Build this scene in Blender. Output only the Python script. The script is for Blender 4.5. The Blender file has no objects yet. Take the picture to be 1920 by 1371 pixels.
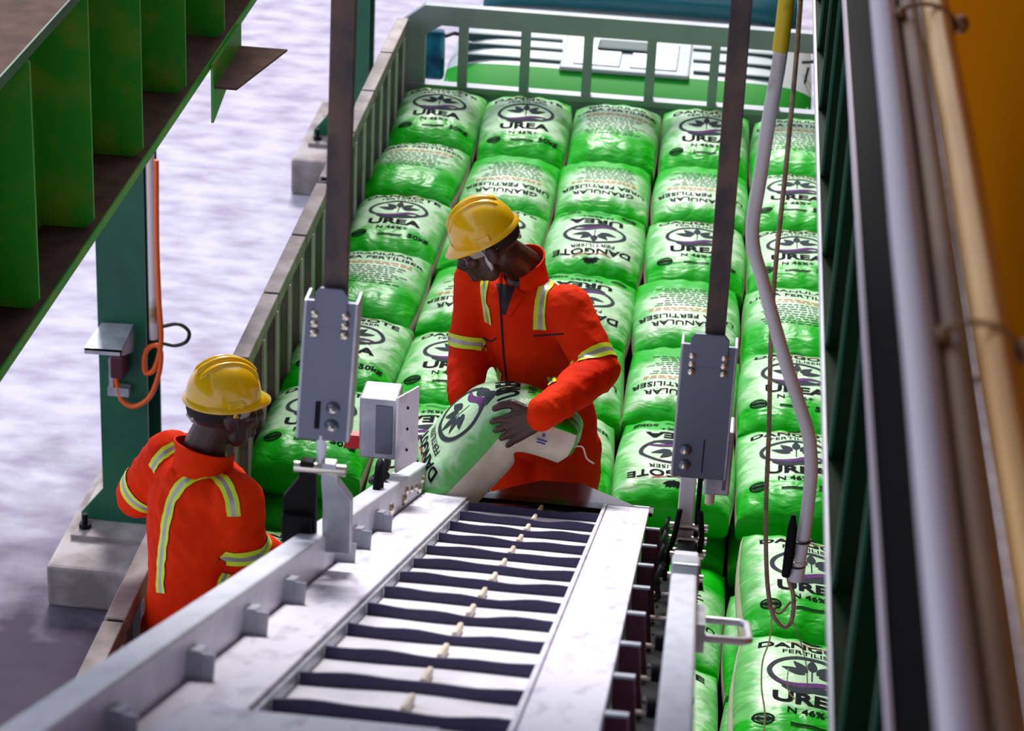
import bpy, bmesh, math, random
import numpy as np
from mathutils import Vector, Matrix
from mathutils.bvhtree import BVHTree
random.seed(7); np.random.seed(7)
scene = bpy.context.scene
COL = scene.collection
V = Vector

# ------------------------------------------------------------------ camera
FPX = 4600.0
CAM = np.array([0.0, 0.0, 6.1])
_vx = -480.0; _vy = (FPX*FPX + 530*_vx)/2185.0
_Y = np.array([530., -2185., FPX]); _Y /= np.linalg.norm(_Y)
_Z = -np.array([_vx, _vy, FPX]); _Z /= np.linalg.norm(_Z)
_Z -= _Y*(_Z @ _Y); _Z /= np.linalg.norm(_Z)
_X = np.cross(_Y, _Z)
R = np.stack([_X, _Y, _Z], 1)          # world -> camera (x right, y down, z forward)
cam_data = bpy.data.cameras.new('camera')
cam = bpy.data.objects.new('camera', cam_data); COL.objects.link(cam)
mw = Matrix.Identity(4)
for i in range(3):
    mw[i][0] = R[0, i]; mw[i][1] = -R[1, i]; mw[i][2] = -R[2, i]; mw[i][3] = CAM[i]
cam.matrix_world = mw
cam_data.sensor_width = 36.0; cam_data.sensor_fit = 'HORIZONTAL'
cam_data.lens = FPX/1920*36
cam_data.clip_start = 0.05; cam_data.clip_end = 200
cam_data.dof.use_dof = True; cam_data.dof.focus_distance = 7.9; cam_data.dof.aperture_fstop = 5.2
scene.camera = cam

# ------------------------------------------------------------------ light
W = bpy.data.worlds.new('sky'); scene.world = W; W.use_nodes = True
nt = W.node_tree; nt.nodes.clear()
bg = nt.nodes.new('ShaderNodeBackground'); wo = nt.nodes.new('ShaderNodeOutputWorld')
bg.inputs[0].default_value = (0.80, 0.86, 1.0, 1); bg.inputs[1].default_value = 1.25
nt.links.new(bg.outputs[0], wo.inputs[0])
sd = bpy.data.lights.new('sun', 'SUN'); sd.energy = 4.4; sd.angle = math.radians(14); sd.color = (1.0, 0.96, 0.92)
sun = bpy.data.objects.new('sun', sd); COL.objects.link(sun)
sun.rotation_euler = (V((0.13, -0.70, -0.70))).to_track_quat('-Z', 'Y').to_euler()
vs = scene.view_settings
vs.view_transform = 'Standard'; vs.look = 'None'; vs.gamma = 1.0; vs.use_curve_mapping = False
vs.exposure = 0.0

# ------------------------------------------------------------------ helpers
def ray(px, py):
    d = R.T @ np.array([px-960, py-685.5, FPX]); return d/np.linalg.norm(d)
def at(px, py, ax, val):
    d = ray(px, py); t = (val-CAM[ax])/d[ax]; return V(CAM+t*d)

MATS = {}
def mat(name, col, rough=0.5, metal=0.0, spec=0.5, col2=None, nscale=6.0, nlo=0.4, nhi=0.65, stretch=(1, 1, 1), bump=0.0, bscale=40.0, coat=0.0, detail=6.0):
    m = bpy.data.materials.new(name); m.use_nodes = True
    n = m.node_tree.nodes; L = m.node_tree.links
    b = n['Principled BSDF']
    b.inputs['Base Color'].default_value = (*col, 1); b.inputs['Roughness'].default_value = rough
    b.inputs['Metallic'].default_value = metal; b.inputs['Specular IOR Level'].default_value = spec
    b.inputs['Coat Weight'].default_value = coat
    if col2 is not None or bump:
        tc = n.new('ShaderNodeTexCoord'); mp = n.new('ShaderNodeMapping'); mp.inputs['Scale'].default_value = stretch
        L.new(tc.outputs['Object'], mp.inputs[0])
    if col2 is not None:
        no = n.new('ShaderNodeTexNoise'); no.inputs['Scale'].default_value = nscale; no.inputs['Detail'].default_value = detail
        L.new(mp.outputs[0], no.inputs[0])
        r = n.new('ShaderNodeMapRange'); r.inputs[1].default_value = nlo; r.inputs[2].default_value = nhi
        L.new(no.outputs[0], r.inputs[0])
        mx = n.new('ShaderNodeMix'); mx.data_type = 'RGBA'
        mx.inputs[6].default_value = (*col, 1); mx.inputs[7].default_value = (*col2, 1)
        L.new(r.outputs[0], mx.inputs[0]); L.new(mx.outputs[2], b.inputs['Base Color'])
    if bump:
        no = n.new('ShaderNodeTexNoise'); no.inputs['Scale'].default_value = bscale; no.inputs['Detail'].default_value = 4
        L.new(mp.outputs[0], no.inputs[0])
        bp = n.new('ShaderNodeBump'); bp.inputs['Strength'].default_value = bump; bp.inputs['Distance'].default_value = 0.02
        L.new(no.outputs[0], bp.inputs['Height']); L.new(bp.outputs[0], b.inputs['Normal'])
    MATS[name] = m
    return m

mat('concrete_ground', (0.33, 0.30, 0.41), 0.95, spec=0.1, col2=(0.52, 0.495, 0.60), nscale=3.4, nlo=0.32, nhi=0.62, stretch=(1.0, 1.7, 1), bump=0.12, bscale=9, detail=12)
mat('concrete', (0.20, 0.165, 0.165), 0.9, col2=(0.40, 0.36, 0.37), nscale=4, bump=0.2)
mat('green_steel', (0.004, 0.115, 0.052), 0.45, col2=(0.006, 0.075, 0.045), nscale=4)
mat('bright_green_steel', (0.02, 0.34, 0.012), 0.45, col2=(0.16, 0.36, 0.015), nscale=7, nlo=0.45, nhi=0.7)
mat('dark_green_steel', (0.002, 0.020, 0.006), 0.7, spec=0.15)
mat('rust_dust', (0.06, 0.025, 0.018), 0.9, col2=(0.11, 0.05, 0.035), nscale=12)
mat('galvanised', (0.36, 0.38, 0.45), 0.42, 0.55, col2=(0.52, 0.53, 0.58), nscale=14, bump=0.05)
mat('bright_steel', (0.68, 0.69, 0.76), 0.45, 0.25, col2=(0.52, 0.51, 0.60), nscale=9, stretch=(3, 1, 1), nlo=0.5, nhi=0.75)
mat('plate_steel', (0.74, 0.72, 0.81), 0.55, 0.1, col2=(0.36, 0.33, 0.45), nscale=8, nlo=0.50, nhi=0.80, stretch=(3, 1, 1))
mat('rail_steel', (0.68, 0.69, 0.78), 0.42, 0.3, col2=(0.54, 0.55, 0.64), nscale=9, stretch=(3, 1, 1), nlo=0.45, nhi=0.75)
mat('bracket_steel', (0.15, 0.165, 0.225), 0.42, 0.6, col2=(0.15, 0.09, 0.06), nscale=5.5, nlo=0.58, nhi=0.82)
mat('dark_strap', (0.05, 0.04, 0.045), 0.6, 0.2, col2=(0.13, 0.08, 0.065), nscale=14, stretch=(1, 1, 0.6))
mat('black_steel', (0.006, 0.006, 0.008), 0.7, 0.0, spec=0.15)
mat('chrome_bolt', (0.72, 0.66, 0.56), 0.25, 0.9)
mat('belt', (0.80, 0.78, 0.84), 0.55, col2=(0.66, 0.63, 0.70), nscale=8)
mat('cleat_rubber', (0.022, 0.016, 0.075), 0.45)
mat('maroon', (0.075, 0.006, 0.022), 0.4)
mat('chute', (0.055, 0.038, 0.045), 0.14, 0.0, spec=0.6, col2=(0.09, 0.065, 0.075), nscale=8)
mat('gate_grey', (0.30, 0.30, 0.315), 0.55, 0.2, col2=(0.20, 0.20, 0.22), nscale=5)
mat('gate_rail', (0.22, 0.18, 0.18), 0.55, 0.2, col2=(0.36, 0.31, 0.31), nscale=9)
mat('headboard_grey', (0.30, 0.32, 0.36), 0.5, 0.2, col2=(0.24, 0.26, 0.30), nscale=4)
mat('timber', (0.10, 0.07, 0.05), 0.8, col2=(0.16, 0.11, 0.08), nscale=5, stretch=(1, 6, 1))
mat('cab_green', (0.003, 0.26, 0.012), 0.6, spec=0.15)
mat('cab_white', (0.40, 0.46, 0.47), 0.4)
mat('cab_teal', (0.004, 0.13, 0.17), 0.25)
mat('groove', (0.01, 0.05, 0.05), 0.6)
mat('mirror_teal', (0.01, 0.18, 0.26), 0.1, 0.3, col2=(0.005, 0.03, 0.07), nscale=9)
mat('eye_brown', (0.16, 0.12, 0.10), 0.2)
mat('black_plastic', (0.01, 0.01, 0.013), 0.4)
mat('rubber', (0.02, 0.02, 0.02), 0.8)
mat('sack_green', (0.004, 0.55, 0.012), 0.33)
mat('sack_cream', (0.72, 0.66, 0.55), 0.5, col2=(0.60, 0.52, 0.40), nscale=12)
mat('ink', (0.008, 0.009, 0.010), 0.8, spec=0.05)
mat('ink_grey', (0.04, 0.052, 0.06), 0.8, spec=0.05)
mat('ink_purple', (0.13, 0.05, 0.17), 0.8, spec=0.05)
mat('ink_orange', (0.62, 0.20, 0.05), 0.5)
mat('ink_blue', (0.03, 0.03, 0.28), 0.5)
mat('thread', (0.75, 0.70, 0.55), 0.8)
mat('skin', (0.055, 0.020, 0.016), 0.42, col2=(0.035, 0.012, 0.010), nscale=9)
mat('hair', (0.008, 0.006, 0.006), 0.8)
mat('coverall', (0.80, 0.035, 0.003), 0.75, col2=(0.66, 0.02, 0.002), nscale=5, bump=0.35, bscale=22, spec=0.06)
mat('coverall_inner', (0.02, 0.012, 0.02), 0.8)
mat('hivis_yellow', (0.62, 0.80, 0.02), 0.5)
mat('reflective', (0.36, 0.37, 0.37), 0.35, 0.3)
mat('helmet_yellow', (0.86, 0.50, 0.004), 0.22, coat=0.5)
mat('helmet_pad', (0.42, 0.40, 0.35), 0.6)
mat('knob', (0.03, 0.03, 0.035), 0.35)
mat('white_pipe', (0.66, 0.65, 0.68), 0.35, col2=(0.30, 0.17, 0.07), nscale=5, nlo=0.60, nhi=0.72)
mat('yellow_tape', (0.70, 0.50, 0.01), 0.45, col2=(0.35, 0.25, 0.01), nscale=20, nlo=0.6, nhi=0.7)
mat('rope', (0.34, 0.24, 0.17), 0.85, col2=(0.2, 0.13, 0.09), nscale=40)
mat('thin_cord', (0.55, 0.50, 0.22), 0.7)
mat('orange_cable', (0.85, 0.12, 0.01), 0.4)
mat('lilac_pipe', (0.60, 0.53, 0.62), 0.4, 0.1)
mat('copper_pipe', (0.30, 0.15, 0.06), 0.35, 0.5, col2=(0.16, 0.075, 0.03), nscale=6, stretch=(1, .4, 1))
mat('brass_pipe', (0.92, 0.54, 0.17), 0.30, 0.3, col2=(0.72, 0.36, 0.08), nscale=5, stretch=(1, .4, 1))
mat('orange_wall', (0.21, 0.066, 0.001), 1.0, spec=0.0)
mat('roof_sheet', (0.30, 0.30, 0.32), 0.7)
mat('red_tag', (0.6, 0.01, 0.01), 0.5)

def add_painted_shade(name, centre, radii, dark, strength):
    """ragged oval of shade painted into the ground colour"""
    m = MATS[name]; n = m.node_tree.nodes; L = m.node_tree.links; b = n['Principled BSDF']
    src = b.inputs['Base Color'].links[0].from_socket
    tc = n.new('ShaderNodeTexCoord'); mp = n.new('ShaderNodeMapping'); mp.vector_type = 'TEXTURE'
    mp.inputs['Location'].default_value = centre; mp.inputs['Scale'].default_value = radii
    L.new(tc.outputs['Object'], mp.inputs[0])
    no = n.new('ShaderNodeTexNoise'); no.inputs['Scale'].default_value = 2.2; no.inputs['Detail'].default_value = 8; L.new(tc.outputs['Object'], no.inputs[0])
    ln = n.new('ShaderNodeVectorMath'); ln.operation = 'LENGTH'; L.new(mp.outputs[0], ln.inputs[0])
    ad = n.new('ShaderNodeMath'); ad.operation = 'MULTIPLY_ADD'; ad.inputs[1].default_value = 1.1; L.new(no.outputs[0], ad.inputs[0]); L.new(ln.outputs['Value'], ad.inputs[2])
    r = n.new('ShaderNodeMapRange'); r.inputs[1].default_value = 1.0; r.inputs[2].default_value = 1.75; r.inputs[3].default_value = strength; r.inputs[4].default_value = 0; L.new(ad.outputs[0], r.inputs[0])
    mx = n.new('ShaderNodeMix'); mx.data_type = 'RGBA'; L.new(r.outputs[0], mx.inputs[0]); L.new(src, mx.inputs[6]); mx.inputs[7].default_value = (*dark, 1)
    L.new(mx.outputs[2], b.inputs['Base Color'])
add_painted_shade('concrete_ground', (-2.5, 8.3, 0), (2.0, 2.5, 1), (0.045, 0.033, 0.05), .96)  # shade of the bay roof and plinth, painted into the floor colour

ORG = {}
def reg(o, parent, org):
    COL.objects.link(o)
    ORG[o.name] = V(org)
    if parent is not None:
        o.parent = parent; o.location = V(org) - ORG[parent.name]
    else:
        o.location = V(org)
    return o
def tag(o, label, cat, group=None, kind=None):
    if label: o['label'] = label
    if cat: o['category'] = cat
    if group: o['group'] = group
    if kind: o['kind'] = kind
    return o
def empty(name, loc, label, cat, group=None):
    o = bpy.data.objects.new(name, None); o.empty_display_size = 0.1
    reg(o, None, loc); return tag(o, label, cat, group)

class MB:
    """collects shapes in world coordinates, builds one mesh object"""
    def __init__(s): s.v = []; s.f = []; s.m = []
    def add(s, vs, fs, mi=0):
        b = len(s.v); s.v += [V(p) for p in vs]; s.f += [[b+i for i in f] for f in fs]; s.m += [mi]*len(fs); return s
    def box(s, c, size, rot=None, mi=0):
        hx, hy, hz = [k/2 for k in size]; c = V(c)
        p = [V((x, y, z)) for x in (-hx, hx) for y in (-hy, hy) for z in (-hz, hz)]
        if rot is not None: p = [rot @ q for q in p]
        return s.add([c+q for q in p], [(0, 1, 3, 2), (4, 6, 7, 5), (0, 4, 5, 1), (2, 3, 7, 6), (0, 2, 6, 4), (1, 5, 7, 3)], mi)
    def bounds(s, lo, hi, mi=0):
        lo = V(lo); hi = V(hi); return s.box((lo+hi)/2, hi-lo, None, mi)
    def prism(s, pts, ext, mi=0):
        """polygon pts extruded by vector ext"""
        n = len(pts); e = V(ext); p = [V(q) for q in pts]; p += [q+e for q in p]
        return s.add(p, [list(range(n))[::-1], list(range(n, 2*n))] + [(i, (i+1) % n, n+(i+1) % n, n+i) for i in range(n)], mi)
    def tube(s, path, r, seg=10, mi=0, cap=True, closed=False):
        path = [V(p) for p in path]; n = len(path)
        rs = r if isinstance(r, (list, tuple)) else [r]*n
        vs = []; up = V((0.013, 0.02, 1)).normalized(); prev = None
        for i, p in enumerate(path):
            if closed: t = path[(i+1) % n]-path[i-1]
            else: t = path[min(i+1, n-1)]-path[max(i-1, 0)]
            t.normalize()
            if prev is None:
                a = t.cross(up)
                if a.length < 0.1: a = t.cross(V((1, 0, 0)))
            else: a = prev - t*prev.dot(t)
            a.normalize(); prev = a; b = t.cross(a)
            vs += [p + (a*math.cos(2*math.pi*k/seg)+b*math.sin(2*math.pi*k/seg))*rs[i] for k in range(seg)]
        fs = []
        for i in range(n if closed else n-1):
            j = (i+1) % n
            for k in range(seg):
                l = (k+1) % seg; fs.append((i*seg+k, i*seg+l, j*seg+l, j*seg+k))
        if cap and not closed: fs += [list(range(seg))[::-1], [(n-1)*seg+k for k in range(seg)]]
        return s.add(vs, fs, mi)
    def dome(s, c, axis, r, h, seg=12, rings=4, mi=0):
        c = V(c); ax = V(axis).normalized(); a = ax.orthogonal().normalized(); b = ax.cross(a)
        vs = []; fs = []
        for i in range(rings):
            t = math.pi/2*i/rings
            vs += [c+(a*math.cos(2*math.pi*k/seg)+b*math.sin(2*math.pi*k/seg))*r*math.cos(t)+ax*h*math.sin(t) for k in range(seg)]
        vs.append(c+ax*h)
        for i in range(rings-1):
            for k in range(seg):
                l = (k+1) % seg; fs.append((i*seg+k, i*seg+l, (i+1)*seg+l, (i+1)*seg+k))
        for k in range(seg): fs.append(((rings-1)*seg+k, (rings-1)*seg+(k+1) % seg, rings*seg))
        fs.append(list(range(seg))[::-1])
        return s.add(vs, fs, mi)
    def ellipsoid(s, c, r, rot=None, seg=16, rings=10, mi=0):
        c = V(c); vs = []; fs = []
        for i in range(1, rings):
            t = math.pi*i/rings
            for k in range(seg):
                q = V((r[0]*math.sin(t)*math.cos(2*math.pi*k/seg), r[1]*math.sin(t)*math.sin(2*math.pi*k/seg), r[2]*math.cos(t)))
                vs.append(c+(rot @ q if rot is not None else q))
        for z in (1, -1):
            q = V((0, 0, z*r[2])); vs.append(c+(rot @ q if rot is not None else q))
        n = (rings-1)*seg
        for i in range(rings-2):
            for k in range(seg):
                l = (k+1) % seg; fs.append((i*seg+k, (i+1)*seg+k, (i+1)*seg+l, i*seg+l))
        for k in range(seg):
            l = (k+1) % seg; fs.append((n, k, l)); fs.append((n+1, (rings-2)*seg+l, (rings-2)*seg+k))
        return s.add(vs, fs, mi)
    def limb(s, pts, rad):
        """chain of balls and tapered tubes"""
        pts = [V(p) for p in pts]
        for p, r in zip(pts, rad): s.ellipsoid(p, (r, r, r), None, 14, 8)
        for i in range(len(pts)-1): s.tube([pts[i], pts[i+1]], [rad[i], rad[i+1]], 14)
        return s
    def grid(s, P, mi=0, closed=False):
        """P[i][j] points"""
        n = len(P); m = len(P[0]); fs = []
        for i in range(n-1):
            for j in range(m if closed else m-1):
                k = (j+1) % m; fs.append((i*m+j, i*m+k, (i+1)*m+k, (i+1)*m+j))
        return s.add([p for row in P for p in row], fs, mi)
    def mesh(s, name, mats, org, smooth=False):
        me = bpy.data.meshes.new(name)
        me.from_pydata([tuple(p-V(org)) for p in s.v], [], s.f)
        for m in (mats if isinstance(mats, (list, tuple)) else [mats]): me.materials.append(MATS[m])
        me.polygons.foreach_set('material_index', s.m)
        if smooth: me.polygons.foreach_set('use_smooth', [True]*len(me.polygons))
        me.update(); return me
    def build(s, name, mats, parent=None, org=None, smooth=False, bevel=0.0):
        if org is None:
            if parent is not None: org = ORG[parent.name]
            else:
                org = V((sum(p.x for p in s.v)/len(s.v), sum(p.y for p in s.v)/len(s.v), min(p.z for p in s.v)))
        me = s.mesh(name, mats, org, smooth)
        bm = bmesh.new(); bm.from_mesh(me); bmesh.ops.recalc_face_normals(bm, faces=bm.faces)
        if smooth:
            for e in bm.edges:
                if len(e.link_faces) == 2 and e.calc_face_angle(0) > 1.0: e.smooth = False
        bm.to_mesh(me); bm.free()
        o = reg(bpy.data.objects.new(name, me), parent, org)
        if bevel:
            b = o.modifiers.new('bevel', 'BEVEL'); b.width = bevel; b.segments = 2; b.limit_method = 'ANGLE'
        return o

def catmull(pts, n=8):
    pts = [V(p) for p in pts]; P = [pts[0]*2-pts[1]]+pts+[pts[-1]*2-pts[-2]]; out = []
    for i in range(1, len(P)-2):
        for k in range(n):
            t = k/n; a, b, c, d = P[i-1], P[i], P[i+1], P[i+2]
            out.append(0.5*((2*b)+(c-a)*t+(2*a-5*b+4*c-d)*t*t+(3*b-a-3*c+d)*t**3))
    out.append(pts[-1]); return out
# ------------------------------------------------------------------ setting
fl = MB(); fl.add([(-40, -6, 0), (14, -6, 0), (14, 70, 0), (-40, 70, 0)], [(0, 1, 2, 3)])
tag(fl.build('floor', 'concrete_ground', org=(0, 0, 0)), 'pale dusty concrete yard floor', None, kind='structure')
wr = MB(); wr.bounds((1.75, -4, 0), (1.9, 45, 7.5))
tag(wr.build('wall_right', 'orange_wall', org=(1.8, 6, 0)), 'orange wall beside the loading bay', None, kind='structure')
cl = MB(); cl.bounds((-3.3, -5, 7.5), (1.9, 7.4, 7.6))  # out-of-view slab added for shade, far edge set to let sun reach the conveyor
tag(cl.build('shade_roof', 'roof_sheet', org=(0, 3, 8.4)), 'unseen grey sheet roof added to shade the loading bay', None, kind='structure')

# ------------------------------------------------------------------ left plate girder
GX = -1.9
g = empty('plate_girder', (GX-.18, 7.5, 3.08), 'large bright green steel girder with stiffener plates, upper left foreground', 'girder')
MB().bounds((GX-.36, 2.0, 3.075), (GX, 12.5, 3.1)).build('bottom_flange', 'rust_dust', g, bevel=.003)
MB().bounds((GX-.002, 2.0, 3.07), (GX+.004, 12.5, 3.102)).build('flange_edge', 'bright_green_steel', g)
MB().bounds((GX-.19, 2.0, 3.1), (GX-.17, 12.5, 3.88)).build('web', 'bright_green_steel', g)
MB().bounds((GX-.36, 2.0, 3.88), (GX, 12.5, 3.905)).build('top_flange', 'rust_dust', g, bevel=.003)
MB().bounds((GX-.002, 2.0, 3.876), (GX+.004, 12.5, 3.909)).build('flange_edge', 'green_steel', g)
for y in (4.45, 5.08, 5.71, 6.33, 6.95, 7.59, 8.24, 8.9, 9.55, 10.2, 10.85):
    MB().prism([(GX-.17, y, 3.1), (GX-.035, y, 3.1), (GX-.005, y, 3.13), (GX-.005, y, 3.85), (GX-.035, y, 3.88), (GX-.17, y, 3.88)], (0, .014, 0)).build('stiffener', 'bright_green_steel', g)
cb = empty('angle_bracket', (-1.85, 8.5, 3.03), 'small green and dark angle bracket fixed below the green girder flange', 'bracket')
ub = at(397, 132, 0, -1.89); uc = at(440, 75, 0, -1.89)
MB().prism([(-1.894, ub.y, 2.86), (-1.894, uc.y+.1, 2.98), (-1.894, uc.y+.1, 3.09), (-1.894, ub.y, 3.09)], (.01, 0, 0)).build('upright_plate', 'bright_green_steel', cb)
MB().prism([(-1.89, ub.y+.02, 2.99), (-1.89, uc.y+.1, 2.99), (-1.70, uc.y+.1, 2.99), (-1.80, ub.y+.02, 2.99)], (0, 0, .008)).build('level_plate', 'rust_dust', cb)

# ------------------------------------------------------------------ right plate girder
RX = 0.264
g = empty('plate_girder', (RX+.08, 4.5, 3.92), 'dark green steel girder with ribs seen edge-on beside the tied pipes', 'girder')
MB().bounds((RX, 0.6, 3.92), (RX+.16, 10.5, 3.94)).build('bottom_flange', 'dark_green_steel', g)
MB().bounds((RX-.004, 0.6, 3.917), (RX+.002, 10.5, 3.945)).build('flange_edge', 'bright_steel', g)
MB().bounds((RX+.075, 0.6, 3.94), (RX+.085, 10.5, 4.48)).build('web', 'dark_green_steel', g)
MB().bounds((RX, 0.6, 4.48), (RX+.16, 10.5, 4.50)).build('top_flange', 'black_steel', g)
MB().bounds((RX-.004, 0.6, 4.477), (RX+.002, 10.5, 4.504)).build('flange_edge', 'lilac_pipe', g)
for k in range(14):
    y = 2.2+.5*k
    rib = MB().bounds((RX+.01, y, 3.94), (RX+.075, y+.012, 4.48)).build('stiffener', 'dark_green_steel', g)
    MB().bounds((RX+.004, y-.002, 3.94), (RX+.011, y+.014, 4.48)).build('stiffener_edge', 'green_steel', rib)

# ------------------------------------------------------------------ tied pipes in the right foreground
def straight_pipe(x, z, r, m, label):
    pts = [V((x, .3+.35*k, z)) + V((random.uniform(-1, 1)*.0012, 0, random.uniform(-1, 1)*.001)) for k in range(22)]
    return tag(MB().tube(pts, r, 18).build('pipe', m, smooth=True), label, 'pipe', 'pipes tied together in the right foreground')
straight_pipe(.238, 5.0, .0195, 'lilac_pipe', 'pale lilac painted pipe, leftmost of the blurred tied pipes at right')
straight_pipe(.276, 4.992, .0185, 'copper_pipe', 'dark brown copper-coloured pipe between the lilac and the brass pipes')
straight_pipe(.318, 5.0, .0225, 'brass_pipe', 'shiny golden brass-coloured pipe, rightmost of the blurred tied pipes')
for y, w in ((2.42, 'wire tie with knob binding the brass and brown pipes halfway up'), (3.58, 'wire tie with knob binding the brass and brown pipes near the top')):
    t = empty('wire_tie', (.297, y, 4.97), w, 'tie', 'wire ties around the pipes')
    ring = [V((.298+math.cos(a)*.046, y+.012*math.sin(a*1.0), 4.998+math.sin(a)*.0285)) for a in [2*math.pi*k/28 for k in range(28)]]
    MB().tube(ring, .0035, 8, closed=True).build('ring', 'copper_pipe', t, smooth=True)
    MB().ellipsoid((.352, y-.004, 5.004), (.012, .018, .014)).build('knob', 'copper_pipe', t, smooth=True)
    MB().ellipsoid((.262, y+.004, 5.012), (.009, .014, .009)).build('twist', 'copper_pipe', t, smooth=True)

# ------------------------------------------------------------------ columns
def column(cx, y0, w, zb, label, plabel):
    pl = MB(); pl.bounds((cx-w*1.25, y0-.42, 0), (cx+w*2.0, y0+.75, zb))
    tag(pl.build('concrete_plinth', 'concrete', bevel=.02), plabel, 'plinth', 'column plinths')
    c = empty('steel_column', (cx, y0+.12, zb), label, 'column', 'green steel columns')
    MB().bounds((cx-w/2-.12, y0-.16, zb), (cx+w/2+.12, y0+.42, zb+.025)).build('base_plate', 'concrete', c)
    MB().bounds((cx-w/2, y0, zb+.025), (cx+w/2, y0+.018, 7.5)).build('front_flange', 'green_steel', c)
    MB().bounds((cx-.008, y0+.018, zb+.025), (cx+.008, y0+.25, 7.5)).build('web', 'green_steel', c)
    MB().bounds((cx-w/2, y0+.25, zb+.025), (cx+w/2, y0+.268, 7.5)).build('back_flange', 'green_steel', c)
    for s in (-1, 1):
        MB().prism([(cx+s*w/2, y0+.004, zb+.025), (cx+s*(w/2+.11), y0+.004, zb+.025), (cx+s*(w/2+.11), y0+.004, zb+.06), (cx+s*w/2, y0+.004, zb+.2)], (0, .012, 0)).build('gusset', 'green_steel', c)
        b = MB(); b.tube([(cx+s*(w/2+.07), y0-.08, zb+.02), (cx+s*(w/2+.07), y0-.08, zb+.1)], .014, 8); b.tube([(cx+s*(w/2+.07), y0-.08, zb+.02), (cx+s*(w/2+.07), y0-.08, zb+.05)], .03, 6)
        b.build('anchor_bolt', 'black_steel', c)
    return c
pA = at(195, 985, 2, .22); pB = at(283, 990, 2, .22)
cA = column((pA.x+pB.x)/2, pA.y, pB.x-pA.x, .22, 'green steel column with cable loop behind the worker at left', 'wide concrete plinth under the green column at left')
pF = at(617, 262, 2, .25)
cF = column(pF.x+.13, pF.y, .25, .25, 'distant green steel column half hidden by the left hanger bar', 'distant small concrete plinth beside the truck side gate')
# conduit and cable on the near column
cx = (pA.x+pB.x)/2; w = pB.x-pA.x; y0 = pA.y
xr = cx+w/2
MB().tube([(xr+.03, y0+.02, at(303, 640, 1, y0).z), (xr+.03, y0+.02, 4.6)], .02, 10).build('conduit', 'white_pipe', cA, smooth=True)
P = lambda px, py: at(px, py, 1, y0-.05)
tag(MB().tube(catmull([P(293, 300), P(294, 450), P(298, 560), P(302, 640), P(290, 690), P(274, 700), P(270, 680), P(276, 655), P(294, 648), P(302, 665), P(297, 705), P(280, 745), P(252, 762), P(230, 752), P(220, 725), P(216, 690)], 8), .012, 8).build('hanging_cable', 'orange_cable', smooth=True), 'orange cable looping down the near green column', 'cable')
tag(MB().tube(catmull([P(306, 612), P(335, 608), P(354, 622), P(350, 640), P(330, 648), P(306, 644)], 8), .009, 8).build('cable_loop', 'black_plastic', smooth=True), 'black cable loop sticking out right of the near green column', 'cable')
s = empty('sensor_box', P(225, 700), 'sensor under a small grey rain hood on the near green column', 'sensor')
hood = MB(); yb = y0; yf = y0-.22
hood.prism([P(192, 606), P(250, 608), P(250, 655), P(226, 660)], (0, .012, 0))
a, b_, c_, d_ = at(190, 605, 1, y0-.02), at(250, 608, 1, y0-.02), at(228, 657, 1, y0-.28), at(158, 652, 1, y0-.28)
hood = MB(); hood.prism([a, b_, c_, d_], (0, 0, -.012)); hood.prism([b_, c_, c_+V((0, 0, -.03)), b_+V((0, 0, -.14))], (-.008, 0, 0)); hood.prism([d_, c_, c_+V((0, 0, -.03)), d_+V((0, 0, -.03))], (0, .008, 0))
hood.build('hood', 'galvanised', s)
MB().bounds(P(212, 700)+V((0, -.06, 0)), P(238, 660)+V((0, .04, 0))).build('body', 'maroon', s, bevel=.01)
MB().bounds(P(206, 738)+V((0, -.01, 0)), P(212, 672)+V((0, .01, 0))).build('bracket', 'galvanised', s)
MB().bounds(P(203, 740)+V((0, -.01, 0)), P(242, 728)+V((0, .04, 0))).build('nameplate', 'galvanised', s)

# ------------------------------------------------------------------ truck
XL, XR, ZD, YH = -1.69, 0.77, 1.2, 12.2
T = empty('flatbed_truck', (-.46, 9, 0), 'green and white flatbed truck loaded with sacks, with slatted side gates', 'truck')
dk = MB().bounds((XL-.05, 4.9, 1.02), (XR+.05, YH+.02, 1.13)).build('deck', 'gate_grey', T)
for k in range(17):
    x = XL+.005+k*(XR-XL-.01)/17
    MB().bounds((x+.004, 4.9, 1.13), (x+(XR-XL-.01)/17-.004, YH-.06, ZD-.002)).build('plank', 'timber', dk)
for x in (-.85, -.07): MB().bounds((x-.04, 4.6, .72), (x+.04, 14.2, 1.02)).build('chassis_rail', 'black_steel', T)
for y in (6.0, 7.2, 13.3):
    for x in (-1.45, .53):
        wv = MB(); wv.tube([(x-.14, y, .5), (x-.11, y, .5), (x+.11, y, .5), (x+.14, y, .5)], [.42, .5, .5, .42], 28)
        wh = wv.build('wheel', 'rubber', T); MB().tube([(x-.15, y, .5), (x+.15, y, .5)], .2, 20).build('hub', 'galvanised', wh)
    MB().tube([(-1.4, y, .5), (.5, y, .5)], .07, 10).build('axle', 'black_steel', T)
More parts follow.
